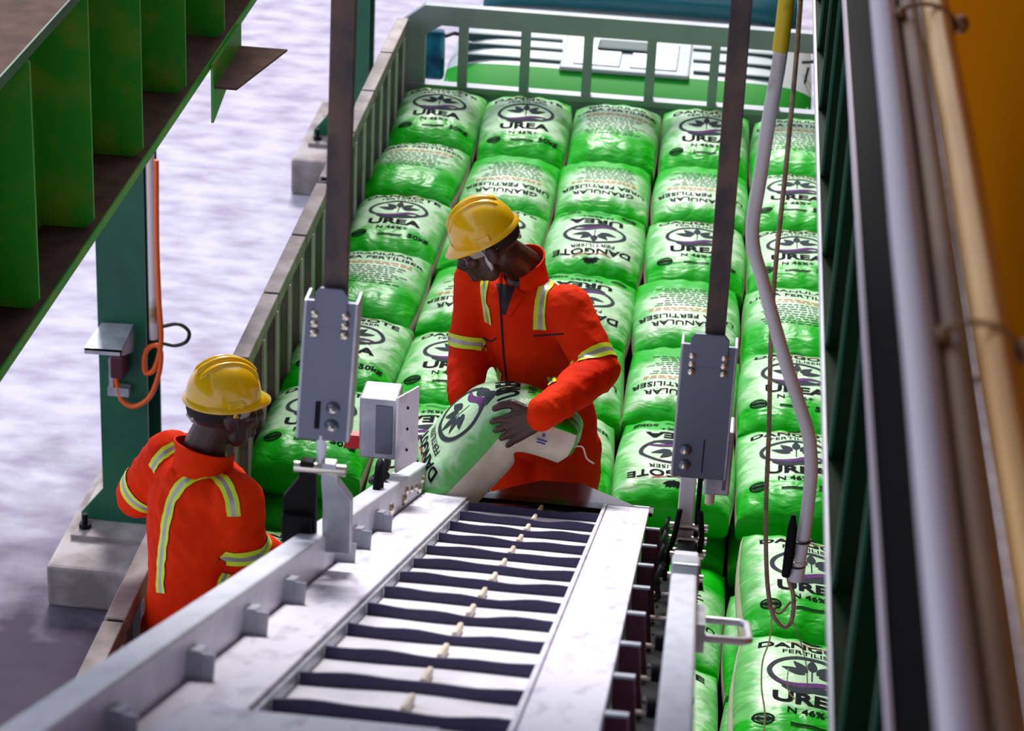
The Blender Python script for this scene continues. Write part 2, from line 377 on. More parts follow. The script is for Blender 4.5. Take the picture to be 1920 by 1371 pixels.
# headboard
hb = MB().bounds((XL, YH, ZD), (XR, YH+.05, 1.80)).build('headboard', 'headboard_grey', T)
MB().bounds((XL, YH-.01, 1.79), (XR, YH+.06, 1.822)).build('sill_rail', 'headboard_grey', hb)
MB().prism([(XL, YH, 1.82), (-1.545, YH, 1.82), (-1.545, YH, 2.09), (-1.46, YH, 2.146), (-1.40, YH, 2.146), (-1.40, YH, 2.25), (-1.55, YH, 2.25), (XL, YH, 2.14)], (0, .06, 0)).build('end_plate', 'headboard_grey', hb)
MB().prism([(XR, YH, 1.82), (.545, YH, 1.82), (.545, YH, 2.10), (.48, YH, 2.163), (.48, YH, 2.25), (.62, YH, 2.25), (XR, YH, 2.14)], (0, .06, 0)).build('end_plate', 'headboard_grey', hb)
MB().bounds((-1.40, YH, 2.145), (.48, YH+.06, 2.25)).build('top_beam', 'headboard_grey', hb)
for x in (-1.345, -1.018, -.69, -.36, -.03, .30):
    MB().bounds((x-.024, YH, 1.82), (x+.024, YH+.05, 2.146)).build('post', 'headboard_grey', hb)
# side gates
def gate(x, secs):
    for ya, yb in secs:
        gt = MB().bounds((x-.022, ya, ZD-.1), (x+.022, yb, ZD+.02)).build('side_gate', 'gate_grey', T)
        n = max(1, round((yb-ya)/.62)); L_ = (yb-ya)/n
        for k in range(n):
            MB().bounds((x-.032, ya+k*L_+.008, 2.125), (x+.032, ya+(k+1)*L_-.008, 2.185)).build('top_rail', 'gate_rail', gt, bevel=.004)
        MB().bounds((x-.02, ya+.005, 2.13), (x+.02, yb-.005, 2.18)).build('rail_core', 'black_steel', gt)
        sg = 1 if x < -.4 else -1
        MB().bounds((x-.012, ya+.01, ZD+.02), (x, yb-.01, 2.13)).build('gate_sheet', 'gate_grey', gt)
        m = max(1, round((yb-ya)/.265)); pch = (yb-ya)/m
        for k in range(m):
            yc = ya+(k+.5)*pch
            sl = MB().bounds((x-.004, yc-.05, ZD+.02), (x+.034*sg, yc+.012, 2.13)).build('slat', 'gate_grey', gt)
            MB().bounds((x+.034*sg-.006, yc-.056, ZD+.02), (x+.034*sg+.004, yc-.046, 2.13)).build('slat_lip', 'bright_steel', gt)
        for ye in (ya+.02, yb-.02):
            MB().bounds((x-.03, ye-.025, ZD), (x+.03, ye+.025, 2.17)).build('post', 'gate_rail', gt, bevel=.004)
        MB().dome((x+.032, ya+.03, 2.155), (1, 0, 0), .02, .014).build('latch', 'black_steel', gt)
gate(XL+.03, [(9.84, 12.17), (7.4, 9.78), (4.95, 7.34)])
gate(XR-.03, [(9.84, 12.17), (7.4, 9.78), (4.95, 7.34)])
# cab
CX0, CX1 = -1.53, .52
def cabpt(s_, t):
    ex = abs(s_)**10
    x = (CX0+CX1)/2+s_*(CX1-CX0)/2
    prof = [(14.1, 1.735), (13.4, 1.735), (12.98, 1.735), (12.90, 1.725), (12.74, 1.68), (12.60, 1.60), (12.48, 1.50), (12.45, 1.36), (12.44, .75)]
    y, z = prof[t]
    return V((x, y+ex*.18 if t > 1 else y, z-ex*.12))
ss = [math.sin(math.pi/2*(-1+2*k/30)) for k in range(31)]
cabb = MB(); cabb.grid([[cabpt(s_, t) for s_ in ss] for t in range(3, 9)])
cab_o = cabb.build('cab', 'cab_green', T, smooth=True)
MB().grid([[cabpt(s_, t) for s_ in ss] for t in range(0, 4)]).build('cab_roof', 'cab_white', cab_o, smooth=True)
bd = MB(); bd.bounds((CX0+.02, 12.60, .75), (CX1-.02, 14.15, 1.60)); bd.build('cab_body', 'cab_green', cab_o)
for t in (4.6, 6.1):
    i = int(t); fz = t-i
    pts = [cabpt(s_, i).lerp(cabpt(s_, i+1), fz)+V((0, -.004, .004)) for s_ in ss]
    MB().tube(pts, .006, 6).build('groove', 'groove', cab_o)
RZ = 1.742
for (x0, x1, ys) in ((873, 1056, (62, 80, 101)), (1300, 1452, (92, 113, 134))):
    for yy in ys:
        a = at(x0, yy, 2, RZ); b = at(x1, yy+(x1-x0)*.055, 2, RZ); b.y = a.y
        MB().bounds((a.x, a.y-.012, 1.70), (b.x, a.y+.012, RZ+.004)).build('roof_groove', 'groove', cab_o)
h0 = at(1048, 126, 2, RZ); h1 = at(1300, 78, 2, RZ)
ha = MB().bounds((h0.x, h0.y, 1.72), (h1.x, h1.y+.15, RZ+.006)).build('roof_hatch', 'cab_white', cab_o, bevel=.01)
for u0, u1 in ((.1, .46), (.54, .9)):
    xa = h0.x+(h1.x-h0.x)*u0; xb = h0.x+(h1.x-h0.x)*u1
    MB().bounds((xa, h0.y+.06, RZ), (xb, h1.y+.02-.15, RZ+.014)).build('hatch_panel', 'galvanised', cab_o, bevel=.006)
va = at(1120, 85, 2, RZ+.04); vb = at(1230, 85, 2, RZ+.04)
MB().bounds((va.x, va.y, RZ), (vb.x, va.y+.16, RZ+.03)).build('hatch_shadow', 'groove', cab_o, bevel=.02)  # dark block standing in for the shadow at the roof hatch
vz = MB()
rows = []
for (yy, zz) in ((13.92, 1.76), (13.97, 1.86), (14.1, 1.93), (14.3, 1.93), (14.42, 1.84)):
    rows.append([V((-.50+s_*.93*(1-.05*(yy-13.9)), yy+.05*abs(s_)**8, zz-.05*abs(s_)**6)) for s_ in ss])
vz.grid(rows); vo = vz.build('sun_visor', 'cab_teal', cab_o, smooth=True)
sm = vo.modifiers.new('thick', 'SOLIDIFY'); sm.thickness = .015
for px in (925, 1100, 1280):
    a = at(px, 22+(px-925)*.06, 2, 1.9); MB().bounds((a.x-.02, 14.0, 1.85), (a.x+.05, 14.06, 1.95)).build('visor_clip', 'black_plastic', cab_o)
for sx, xm in ((-1, -1.62), (1, .66)):
    mr = MB(); mr.bounds((xm-.06, 13.18, 1.50), (xm+.06, 13.26, 1.79)); mo = mr.build('mirror', 'mirror_teal', T, bevel=.02)
    MB().tube([(xm, 13.25, 1.72), (xm-sx*.1, 13.3, 1.75), (xm-sx*.2, 13.35, 1.72)], .012, 8).build('mirror_arm', 'black_plastic', mo)
    MB().tube([(xm-sx*.17, 13.2, 1.74), (xm-sx*.21, 13.1, 1.5)], .008, 6).build('mirror_stay', 'black_plastic', mo)

# ------------------------------------------------------------------ conveyor
CA = math.radians(23.15); CO = V((0, 6.84, 2.3)); CU = V((0, math.cos(CA), -math.sin(CA))); CN = V((0, math.sin(CA), math.cos(CA)))
def cv(x, u, n=0.0): return CO+V((x, 0, 0))+CU*u+CN*n
def ccv(px, py, n):
    d = V(ray(px, py)); c = V(CAM); t = ((CO-c).dot(CN)+n)/d.dot(CN); p = c+d*t; return p.x, (p-CO).dot(CU)
def cbox(mb, x0, x1, u0, u1, n0, n1, mi=0):
    P = [cv(x, u, n) for x in (x0, x1) for u in (u0, u1) for n in (n0, n1)]
    return mb.add(P, [(0, 1, 3, 2), (4, 6, 7, 5), (0, 4, 5, 1), (2, 3, 7, 6), (0, 2, 6, 4), (1, 5, 7, 3)], mi)
K = empty('belt_conveyor', (-.45, 4.5, 0), 'inclined steel belt conveyor with dark cleats leading down to the truck', 'conveyor')
UB = -6.3
bl = MB(); prof = [(UB, 0), (.10, 0)]+[(.10+.06*math.sin(t), -.06+.06*math.cos(t)) for t in [math.pi*k/8 for k in range(1, 9)]]+[(UB, -.12)]
bl.prism([cv(-.665, u, n) for u, n in prof], (.42, 0, 0)); bl.build('belt', 'belt', K)
for k in range(22):
    u = .10-.292*k
    xs = [-.662+.412*j/14 for j in range(15)]
    def wob(x):
        t = (x+.662)/.412
        return (-.10*max(0, t-.42)/.58 if False else 0)+.012*math.sin(t*7+k*.9)*(.5 if k % 3 else 1)
    rows = []
    top = [.025-.005*math.exp(-((x+.42)/.07)**2)+.002*math.sin(x*40+k) for x in xs]
    c = MB()
    lo = [cv(x, u+wob(x), 0) for x in xs]; hi = [cv(x, u+wob(x), h) for x, h in zip(xs, top)]
    lo2 = [cv(x, u+wob(x)+.012, 0) for x in xs]; hi2 = [cv(x, u+wob(x)+.012, h) for x, h in zip(xs, top)]
    c.grid([lo, hi, hi2, lo2]); c.add([lo[0], hi[0], hi2[0], lo2[0]], [(0, 1, 2, 3)]); c.add([lo[-1], hi[-1], hi2[-1], lo2[-1]], [(0, 1, 2, 3)])
    c.build('cleat', 'cleat_rubber', K)
    if k: cbox(MB(), -.452, -.440, u+.06, u+.2, 0, .020).build('peg', 'sack_cream', K, bevel=.004)
cbox(MB(), -.252, -.240, UB, .12, 0, .036).build('belt_edge_strip', 'plate_steel', K, bevel=.003)
cbox(MB(), -.674, -.664, UB, .12, 0, .026).build('belt_edge_strip', 'galvanised', K, bevel=.003)
for (x0, x1) in ((-.815, -.676), (-.238, -.104)):
    nn = 3
    for j in range(nn):
        u0 = UB+(0.12-UB)*j/nn; u1 = UB+(0.12-UB)*(j+1)/nn
        cbox(MB(), x0, x1, u0+.003, u1-.003, .018, .034).build('side_plate', 'plate_steel', K, bevel=.003)
    cbox(MB(), x0+.01, x1-.01, UB, .05, -.12, .018).build('plate_support', 'galvanised', K)
sr = cbox(MB(), -.885, -.822, UB, .02, -.08, .12).build('side_rail', 'rail_steel', K, bevel=.006)
for px, py in ((725, 955), (757, 930), (775, 908)):
    x, u = ccv(px, py, .07); MB().dome(cv(-.822, max(-.9, min(-.05, u if abs(u) < 3 else -.3)), .06), (1, 0, 0), .02, .012).build('bolt', 'chrome_bolt', sr)
for u in (-.12, -.3, -.42, -.55):
    MB().dome(cv(-.822, u, .075+.01*math.sin(u*30)), (1, 0, 0), .014, .01).build('bolt', 'chrome_bolt', sr)
for u in (-1.2, -1.62, -1.9, -2.65, -3.1, -3.62, -4.2):
    m = MB(); cbox(m, -.822, -.80, u-.035, u+.035, .04, .085); cbox(m, -.822, -.775, u-.03, u-.02, .03, .08); m.build('rail_clip', 'galvanised', sr)
hk = MB(); hk.tube([cv(-.855, -.95+.035*math.cos(t), .12+.075*math.sin(t)) for t in [math.pi*k/10 for k in range(11)]], .011, 8)
hk.build('lifting_eye', 'black_steel', sr, smooth=True)
sr2 = cbox(MB(), -.012, .046, UB, -2.25, -.08, .12).build('side_rail', 'rail_steel', K, bevel=.006)
cbox(MB(), -.014, .052, -2.22, -2.05, -.06, .14).build('rail_block', 'galvanised', sr2, bevel=.006)
cbox(MB(), -.004, .044, -2.05, -.5, -.08, .06).build('rail_extension', 'black_steel', sr2)
cbox(MB(), -.010, .050, -1.95, -1.62, .06, .10).build('cover_plate', 'bright_steel', sr2, bevel=.004)
for j, u in enumerate((-.65, -.95, -1.3, -1.75)):
    MB().tube([cv(-.022, u, .05), cv(.066, u, .05)], .010, 10).build('pin', 'chrome_bolt', sr2, smooth=True)
    MB().tube([cv(-.035, u-.1, .09), cv(-.05, u, .04), cv(-.04, u+.1, -.02)], .007, 6).build('wire', 'black_plastic', sr2)
for u in (-2.5, -2.9, -3.3, -3.7):
    MB().tube([cv(-.034, u, .0), cv(-.012, u, .0)], .022, 10).build('side_roller', 'black_steel', sr2, smooth=True)
hd = MB(); u = -2.5
hd.tube([cv(.05, u-.09, .03), cv(.15, u-.09, .03), cv(.165, u-.06, .03), cv(.165, u+.16, .03), cv(.15, u+.19, .03), cv(.05, u+.19, .03)], .009, 8)
hd.build('handle', 'bright_steel', K, smooth=True)
MB().add([cv(.05, u-.11, 0), cv(.07, u-.11, 0), cv(.07, u+.21, 0), cv(.05, u+.21, 0), cv(.05, u-.11, .06), cv(.07, u-.11, .06), cv(.07, u+.21, .06), cv(.05, u+.21, .06)], [(0, 1, 2, 3), (4, 5, 6, 7), (0, 1, 5, 4), (1, 2, 6, 5), (2, 3, 7, 6), (3, 0, 4, 7)]).build('handle_plate', 'galvanised', K)
for u in (-.55, -1.0, -1.45, -1.9, -2.35, -2.8, -3.2, -3.6, -4.0):
    m = MB(); m.prism([cv(-.102, u, .030), cv(-.062, u, .030), cv(-.046, u, -.11), cv(-.102, u, -.11)], CU*.03)
    bk = m.build('idler_bracket', 'maroon', K, bevel=.003)
    cbox(MB(), -.102, -.061, u-.004, u+.034, .030, .035).build('bracket_lip', 'galvanised', bk)
    MB().tube([cv(-.06, u+.1, -.05), cv(-.012, u+.1, -.05)], .006, 8).build('idler_pin', 'chrome_bolt', bk)
    MB().tube([cv(-.04, u-.06, .0), cv(-.042, u+.22, -.04)], .004, 6).build('tie_wire', 'black_plastic', bk)
cbox(MB(), -.098, -.014, UB, -.4, -.125, -.115).build('drip_tray', 'black_steel', K)
# discharge chute plate at the lower end
zc = 2.305
cp = [at(885, 938, 2, zc), at(1015, 888, 2, zc), at(1092, 893, 2, zc), at(1222, 971, 2, zc)]
cp += [V((cp[3].x, 6.90, zc)), V((cp[0].x, 6.90, zc))]
cp = [V((p_.x, p_.y, p_.z-.055*(p_.y-6.95)/.3)) for p_ in cp]
MB().prism(cp, (0, 0, -.012)).build('chute_plate', 'chute', K, bevel=.003)
MB().bounds((-.66, 6.78, 2.12), (-.25, 6.95, 2.24)).build('end_roller_box', 'black_steel', K)
MB().tube([cv(-.70, .03, -.06), cv(-.20, .03, -.06)], .05, 16).build('end_roller', 'galvanised', K, smooth=True)
for x in (-.853, .02):     # legs at the head of the conveyor
    lg = MB(); a = cv(x, -5.6, -.08); lg.bounds((x-.04, a.y-.04, 0), (x+.04, a.y+.04, a.z)); lg.build('leg', 'galvanised', K)
nc = MB(); cbox(nc, -.74, -.34, -4.55, -4.02, .055, .065); nc.build('cover_sheet', 'plate_steel', K, bevel=.02)

# ------------------------------------------------------------------ hanger bars
def hanger(base, label, X0, X1, zt, zb, xs0, lean, ztop, tiltx, bolts):
    y = base.y
    h = empty('hanger_bar', base, label, 'hanger', 'hanger bars holding the conveyor')
    wdt = X1-X0; xc = (X0+X1)/2
    def q(x, z, dy=0): return V((x+tiltx*(z-zb), y+dy, z))
    pl = MB(); pl.prism([q(X0, zb), q(X1, zb), q(X1, zt), q(X0, zt)], (0, .012, 0))
    po = pl.build('bracket_plate', 'bracket_steel', h, bevel=.002)
    for s_, xx in ((-1, X0), (1, X1)):
        MB().prism([q(xx-.004, zb), q(xx+.004, zb), q(xx+.004, zt), q(xx-.004, zt)], (0, .07, 0)).build('side_flange', 'galvanised', po, bevel=.002)
    up = MB(); i0, i1 = X0+.02, X1-.02
    up.prism([q(i0, zt-.06, -.006), q(i1, zt-.06, -.006), q(i1, zt+.02, -.006), q(i1-.012, zt+.035, -.006), q(i0+.012, zt+.035, -.006), q(i0, zt+.02, -.006)], (0, .01, 0))
    up.build('upper_plate', 'bracket_steel', po, bevel=.002)
    for i in range(3):
        for xx in (X0+wdt*.2, X1-wdt*.2):
            MB().dome(q(xx, zt-.03-.024*i, -.004), (0, -1, 0), .0105, .009).build('bolt', 'chrome_bolt', po, smooth=True)
    for i in range(2):
        MB().dome(q(X0+wdt*bolts, zb+.04+.045*i, -.001), (0, -1, 0), .017, .014).build('large_bolt', 'bracket_steel', po, smooth=True)
        MB().dome(q(X0+wdt*bolts, zb+.04+.045*i, -.012), (0, -1, 0), .008, .007).build('bolt', 'chrome_bolt', po, smooth=True)
    MB().prism([q(X0+wdt*.55, zb+.02, -.0015), q(X0+wdt*.55+.003, zb+.02, -.0015), q(X0+wdt*.55+.003, zb+.12, -.0015), q(X0+wdt*.55, zb+.12, -.0015)] if bolts < .4 else
               [q(X0+wdt*.33, zb+.03, -.0015), q(X0+wdt*.33+.012, zb+.03, -.0015), q(X0+wdt*.33+.012, zb+.10, -.0015), q(X0+wdt*.33, zb+.10, -.0015)], (0, .003, 0)).build('stamp_mark', 'black_steel', po)
    z0 = zt-.04
    MB().prism([V((xs0-.027, y+.012, z0)), V((xs0+.027, y+.012, z0)), V((xs0+.027+lean*(ztop-z0), y+.012, ztop)), V((xs0-.027+lean*(ztop-z0), y+.012, ztop))], (0, .022, 0)).build('bar', 'dark_strap', h, bevel=.003)
    return h
x, u = ccv(595, 1000, .12); bL = cv(-.853, u, .12)
hl = hanger(bL, 'dark hanger bar with grey bolted bracket on the left conveyor rail', -.893, -.778, 3.838, 3.488, -.812, .012, 7.5, .05, .68)
rod = V((-.838, bL.y+.01, 3.50))
MB().tube([rod, rod+V((0, 0, -.08))], .011, 10).build('rod', 'bright_steel', hl, smooth=True)
for dx in (-.026, .026):
    bx = rod.x+dx
    MB().prism([(bx-.02, bL.y-.012, 3.435), (bx+.012, bL.y-.012, 3.435), (bx+.016, bL.y-.012, 3.39), (bx+(.05 if dx > 0 else .018), bL.y-.012, 3.345), (bx+(.05 if dx > 0 else .018), bL.y-.012, 3.20), (bx-(.018 if dx > 0 else .06), bL.y-.012, 3.20), (bx-(.018 if dx > 0 else .06), bL.y-.012, 3.335), (bx-.022, bL.y-.012, 3.39)], (0, .028, 0)).build('fork_blade', 'galvanised' if dx > 0 else 'black_steel', hl, bevel=.003)
MB().tube([(rod.x-.06, bL.y, 3.415), (rod.x+.06, bL.y, 3.415)], .014, 10).build('fork_pin', 'chrome_bolt', hl, smooth=True)
MB().bounds((rod.x-.085, bL.y-.03, 3.225), (rod.x-.015, bL.y+.03, 3.30)).build('clamp_block', 'black_steel', hl, bevel=.003)
bR = V((.02, 5.93, 2.82))
hr = hanger(bR, 'dark hanger bar with grey bolted bracket on the right conveyor rail', -.036, .107, 3.35, 2.95, .048, -.009, 7.5, .0, .22)
MB().bounds((-.012, 5.93, 2.74), (.032, 5.952, 2.95)).build('tongue', 'bright_steel', hr, bevel=.003)
MB().bounds((.036, 5.935, 2.70), (.05, 5.955, 2.96)).build('tongue_back', 'black_steel', hr)
for z in (2.80, 2.76, 2.72):
    MB().tube([(-.03, 5.925, z), (.075, 5.925, z)], .011, 10).build('fork_pin', 'chrome_bolt', hr, smooth=True)
MB().tube(catmull([(-.006, 5.91, 2.86), (-.016, 5.90, 2.78), (-.028, 5.90, 2.72), (-.03, 5.9, 2.64)], 5), .008, 8).build('clip', 'black_steel', hr, smooth=True)
MB().tube(catmull([(.05, 5.91, 2.86), (.06, 5.90, 2.78), (.055, 5.90, 2.70), (.07, 5.9, 2.62)], 5), .008, 8).build('clip', 'black_steel', hr, smooth=True)

# junction boxes
def jbox(lo, hi, depth, label, side):
    j = empty('junction_box', V(((lo.x+hi.x)/2, lo.y+depth/2, lo.z)), label, 'electrical box', 'grey boxes on the conveyor')
    MB().bounds(lo, (hi.x, lo.y+depth, hi.z)).build('housing', 'galvanised', j, bevel=.006)
    MB().bounds((lo.x+.05, lo.y-.004, lo.z+.02), (hi.x-.012, lo.y+.001, hi.z-.02)).build('cover', 'bracket_steel', j, bevel=.002)
    if side:
        sp = MB().prism([(hi.x, lo.y-.02, lo.z-.03), (hi.x+.05, lo.y+.07, lo.z-.03), (hi.x+.05, lo.y+.07, hi.z+.02), (hi.x, lo.y-.02, hi.z+.02)], (.006, 0, 0)).build('side_plate', 'plate_steel', j)
        for t in (.15, .5, .85): MB().dome((hi.x+.03, lo.y+.018, lo.z+(hi.z-lo.z)*t), (.9, -.45, 0), .005, .003).build('screw', 'black_steel', sp)
    return j
lo = at(672, 858, 1, 6.42); hi = at(745, 752, 1, 6.42)
j = jbox(lo, hi, .12, 'grey sheet-metal box on the end of the left conveyor rail', True)
MB().tube(catmull([V((hi.x-.03, 6.47, lo.z)), V((hi.x-.035, 6.46, lo.z-.05)), V((hi.x-.07, 6.42, lo.z-.075)), cv(-.86, -.75, .14)], 5), .012, 8).build('cable', 'black_plastic', j, smooth=True)
ra = at(648, 834, 1, 6.45); rb = at(674, 812, 1, 6.45)
MB().bounds((ra.x, 6.43, ra.z), (lo.x+.02, 6.46, rb.z)).build('red_tab', 'red_tag', j)
lo = at(1318, 928, 1, 6.0); hi = at(1378, 812, 1, 6.0)
j = jbox(lo, hi, .1, 'pale box behind the right hanger bracket', False)
MB().tube([(lo.x+.02, 6.03, lo.z), (lo.x+.02, 6.03, lo.z-.04)], .014, 10).build('cable_gland', 'sack_cream', j, smooth=True)

# ------------------------------------------------------------------ hanging crank pipe, rope, cords
PY = 6.0
P = lambda px, py, dy=0: at(px, py, 1, PY+dy)
t = empty('hanging_pipe', P(1492, 1085), 'white cranked pipe with yellow tape hanging beside the right girder', 'pipe')
pth = [P(1478, -40)+V((0, 0, 3.15)), P(1478, -40), P(1462, 110), P(1444, 210), P(1424, 340), P(1411, 420), P(1414, 470), P(1428, 520), P(1470, 670), P(1512, 800), P(1520, 850), P(1520, 900), P(1508, 1000), P(1494, 1075)]
pp = pth[:1]+catmull(pth[1:], 5)
MB().tube(pp, .0185, 16).build('pipe', 'white_pipe', t, smooth=True)
MB().tube([P(1479, -40), P(1470, 40), P(1463, 95)], .0205, 16).build('yellow_tape', 'yellow_tape', t, smooth=True)
MB().tube([P(1497, 1050), P(1492, 1086)], .023, 16).build('end_cap', 'white_pipe', t, smooth=True)
MB().tube([P(1488, 965, -.02), P(1486, 990, -.022), P(1480, 1040, -.022), P(1473, 1080, -.022)], [.006, .014, .016, .012], 10).build('bound_rod', 'black_steel', t, smooth=True)
for py, px in ((1012, 1502), (1058, 1492)):
    c0 = P(px, py); MB().tube([c0+V((math.cos(a)*.026, math.sin(a)*.024, 0)) for a in [2*math.pi*k/16 for k in range(16)]], .0035, 6, closed=True).build('binding', 'black_plastic', t, smooth=True)
rp = [P(1504, -40, .06)+V((0, 0, 3.15)), P(1504, -40, .06), P(1492, 120, .06), P(1472, 330, .06), P(1456, 480, .06), P(1446, 620, .05), P(1442, 800, .03), P(1436, 960, .01), P(1438, 1080, 0), P(1446, 1142, -.01), P(1458, 1166, -.015), P(1473, 1176, -.015), P(1485, 1160, -.015), P(1488, 1120, -.01), P(1480, 1092, 0), P(1478, 1075, 0)]
ro = MB().tube(rp[:1]+catmull(rp[1:], 6), .0065, 8).build('hanging_rope', 'rope', smooth=True)
tag(ro, 'brown rope hanging in a loop below the cranked white pipe', 'rope')
kn = MB(); kn.ellipsoid(P(1447, 1140, -.012), (.011, .011, .008)); kn.build('knot', 'rope', ro, smooth=True)
MB().tube(catmull([P(1447, 1140, -.01), P(1462, 1150, -.02), P(1483, 1128, -.01)], 5), .004, 6).build('lashing', 'rope', ro, smooth=True)
tag(MB().tube(catmull([P(1447, 1150), P(1443, 1200), P(1430, 1240), P(1428, 1290), P(1434, 1340), P(1430, 1400)], 6), .0028, 6).build('loose_cord', 'thin_cord', smooth=True), 'thin pale cord dangling from the rope knot', 'cord')
tag(MB().tube(catmull([P(1484, 1160), P(1500, 1200), P(1512, 1250), P(1514, 1300)], 6), .0018, 6).build('loose_cord', 'rope', smooth=True), 'thin brown thread dangling right of the rope loop', 'cord')
tag(MB().tube(catmull([P(1478, 1255), P(1476, 1280), P(1480, 1300), P(1492, 1312)], 6), .0018, 6).build('loose_cord', 'thin_cord', smooth=True), 'short curled thread lying on the sack at lower right', 'cord')
# ------------------------------------------------------------------ sacks
SA, SB, ST = .228, .352, .215      # half width, half length, thickness
def sack_material(name, back):
    m = bpy.data.materials.new(name); m.use_nodes = True; n = m.node_tree.nodes; L = m.node_tree.links
    b = n['Principled BSDF']; b.inputs['Roughness'].default_value = .36; b.inputs['Specular IOR Level'].default_value = .22
    uv = n.new('ShaderNodeUVMap'); uv.uv_map = 'print'
    sp = n.new('ShaderNodeSeparateXYZ'); L.new(uv.outputs[0], sp.inputs[0])
    def math_(op, a, b_=None, c=None):
        q = n.new('ShaderNodeMath'); q.operation = op
        for i, v in enumerate((a, b_, c)):
            if v is None: continue
            if isinstance(v, (int, float)): q.inputs[i].default_value = v
            else: L.new(v, q.inputs[i])
        return q.outputs[0]
    oi = n.new('ShaderNodeObjectInfo')
    cmb = n.new('ShaderNodeCombineXYZ'); L.new(math_('MULTIPLY', sp.outputs[0], 1.3), cmb.inputs[0]); L.new(math_('MULTIPLY', sp.outputs[1], 2.4), cmb.inputs[1]); L.new(math_('MULTIPLY', oi.outputs['Random'], 30), cmb.inputs[2])
    no = n.new('ShaderNodeTexNoise'); no.inputs['Scale'].default_value = 2.2; no.inputs['Detail'].default_value = 7; no.inputs['Distortion'].default_value = .6; L.new(cmb.outputs[0], no.inputs[0])
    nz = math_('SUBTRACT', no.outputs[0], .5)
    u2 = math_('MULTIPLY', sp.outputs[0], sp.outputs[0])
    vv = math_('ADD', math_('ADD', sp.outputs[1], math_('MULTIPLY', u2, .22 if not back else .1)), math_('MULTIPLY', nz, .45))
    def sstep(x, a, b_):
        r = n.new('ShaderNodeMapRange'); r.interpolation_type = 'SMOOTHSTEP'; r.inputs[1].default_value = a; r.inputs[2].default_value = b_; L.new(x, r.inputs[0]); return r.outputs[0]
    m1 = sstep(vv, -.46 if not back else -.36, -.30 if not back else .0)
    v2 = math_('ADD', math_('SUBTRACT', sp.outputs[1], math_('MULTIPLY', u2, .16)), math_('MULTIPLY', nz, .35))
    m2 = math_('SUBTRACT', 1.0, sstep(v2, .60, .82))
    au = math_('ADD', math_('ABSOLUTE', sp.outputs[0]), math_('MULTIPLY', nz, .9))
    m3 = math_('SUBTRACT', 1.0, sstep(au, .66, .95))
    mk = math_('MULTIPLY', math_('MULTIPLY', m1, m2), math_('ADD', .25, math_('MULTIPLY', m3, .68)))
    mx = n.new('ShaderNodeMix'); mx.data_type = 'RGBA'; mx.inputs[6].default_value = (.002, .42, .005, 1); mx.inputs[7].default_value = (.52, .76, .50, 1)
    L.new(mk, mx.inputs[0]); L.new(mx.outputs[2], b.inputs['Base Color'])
    w = n.new('ShaderNodeTexNoise'); w.inputs['Scale'].default_value = 2.4; w.inputs['Detail'].default_value = 2; w.inputs['Distortion'].default_value = 1.0
    cm2 = n.new('ShaderNodeCombineXYZ'); L.new(math_('MULTIPLY', sp.outputs[0], 1.0), cm2.inputs[0]); L.new(math_('MULTIPLY', sp.outputs[1], 2.6), cm2.inputs[1]); L.new(math_('MULTIPLY', oi.outputs['Random'], 50), cm2.inputs[2])
    L.new(cm2.outputs[0], w.inputs[0])
    bp = n.new('ShaderNodeBump'); bp.inputs['Strength'].default_value = .28; bp.inputs['Distance'].default_value = .03
    L.new(w.outputs[0], bp.inputs['Height']); L.new(bp.outputs[0], b.inputs['Normal'])
    MATS[name] = m
sack_material('sack_front', False); sack_material('sack_back', True)

def sack_shape(seed, rim=.108):
    rs = np.random.RandomState(seed); ph = rs.uniform(0, 6.28, 12); am = rs.uniform(.5, 1, 12)
    def top(s, t):
        """s,t in [-1,1] -> local x,y,z on the upper skin"""
        x = SA*s*(1-.05*t*t+.02*math.sin(2.2*t+ph[0]))
        y = SB*t*(1-.045*s*s+.015*math.sin(2*s+ph[1]))
        e = max(0., 1-abs(s)**2.5)**.52*max(0., 1-abs(t)**2.9)**.56
        z = rim+(ST-rim)*e*(1+.06*math.sin(1.7*s+ph[2])*math.cos(1.9*t+ph[3]))
        side = abs(s)**2; end = abs(t)**2
        wr = am[0]*math.sin(17*t+3*s+ph[4]+1.2*math.sin(5*s))*side*1.0+am[1]*math.sin(15*s+2*t+ph[5]+math.sin(4*t+ph[6]))*end*1.1
        wr += .35*am[2]*math.sin(9*t+7*s+ph[7])
        z += .0055*wr*min(1, e*1.6)
        return V((x, y, z))
    return top
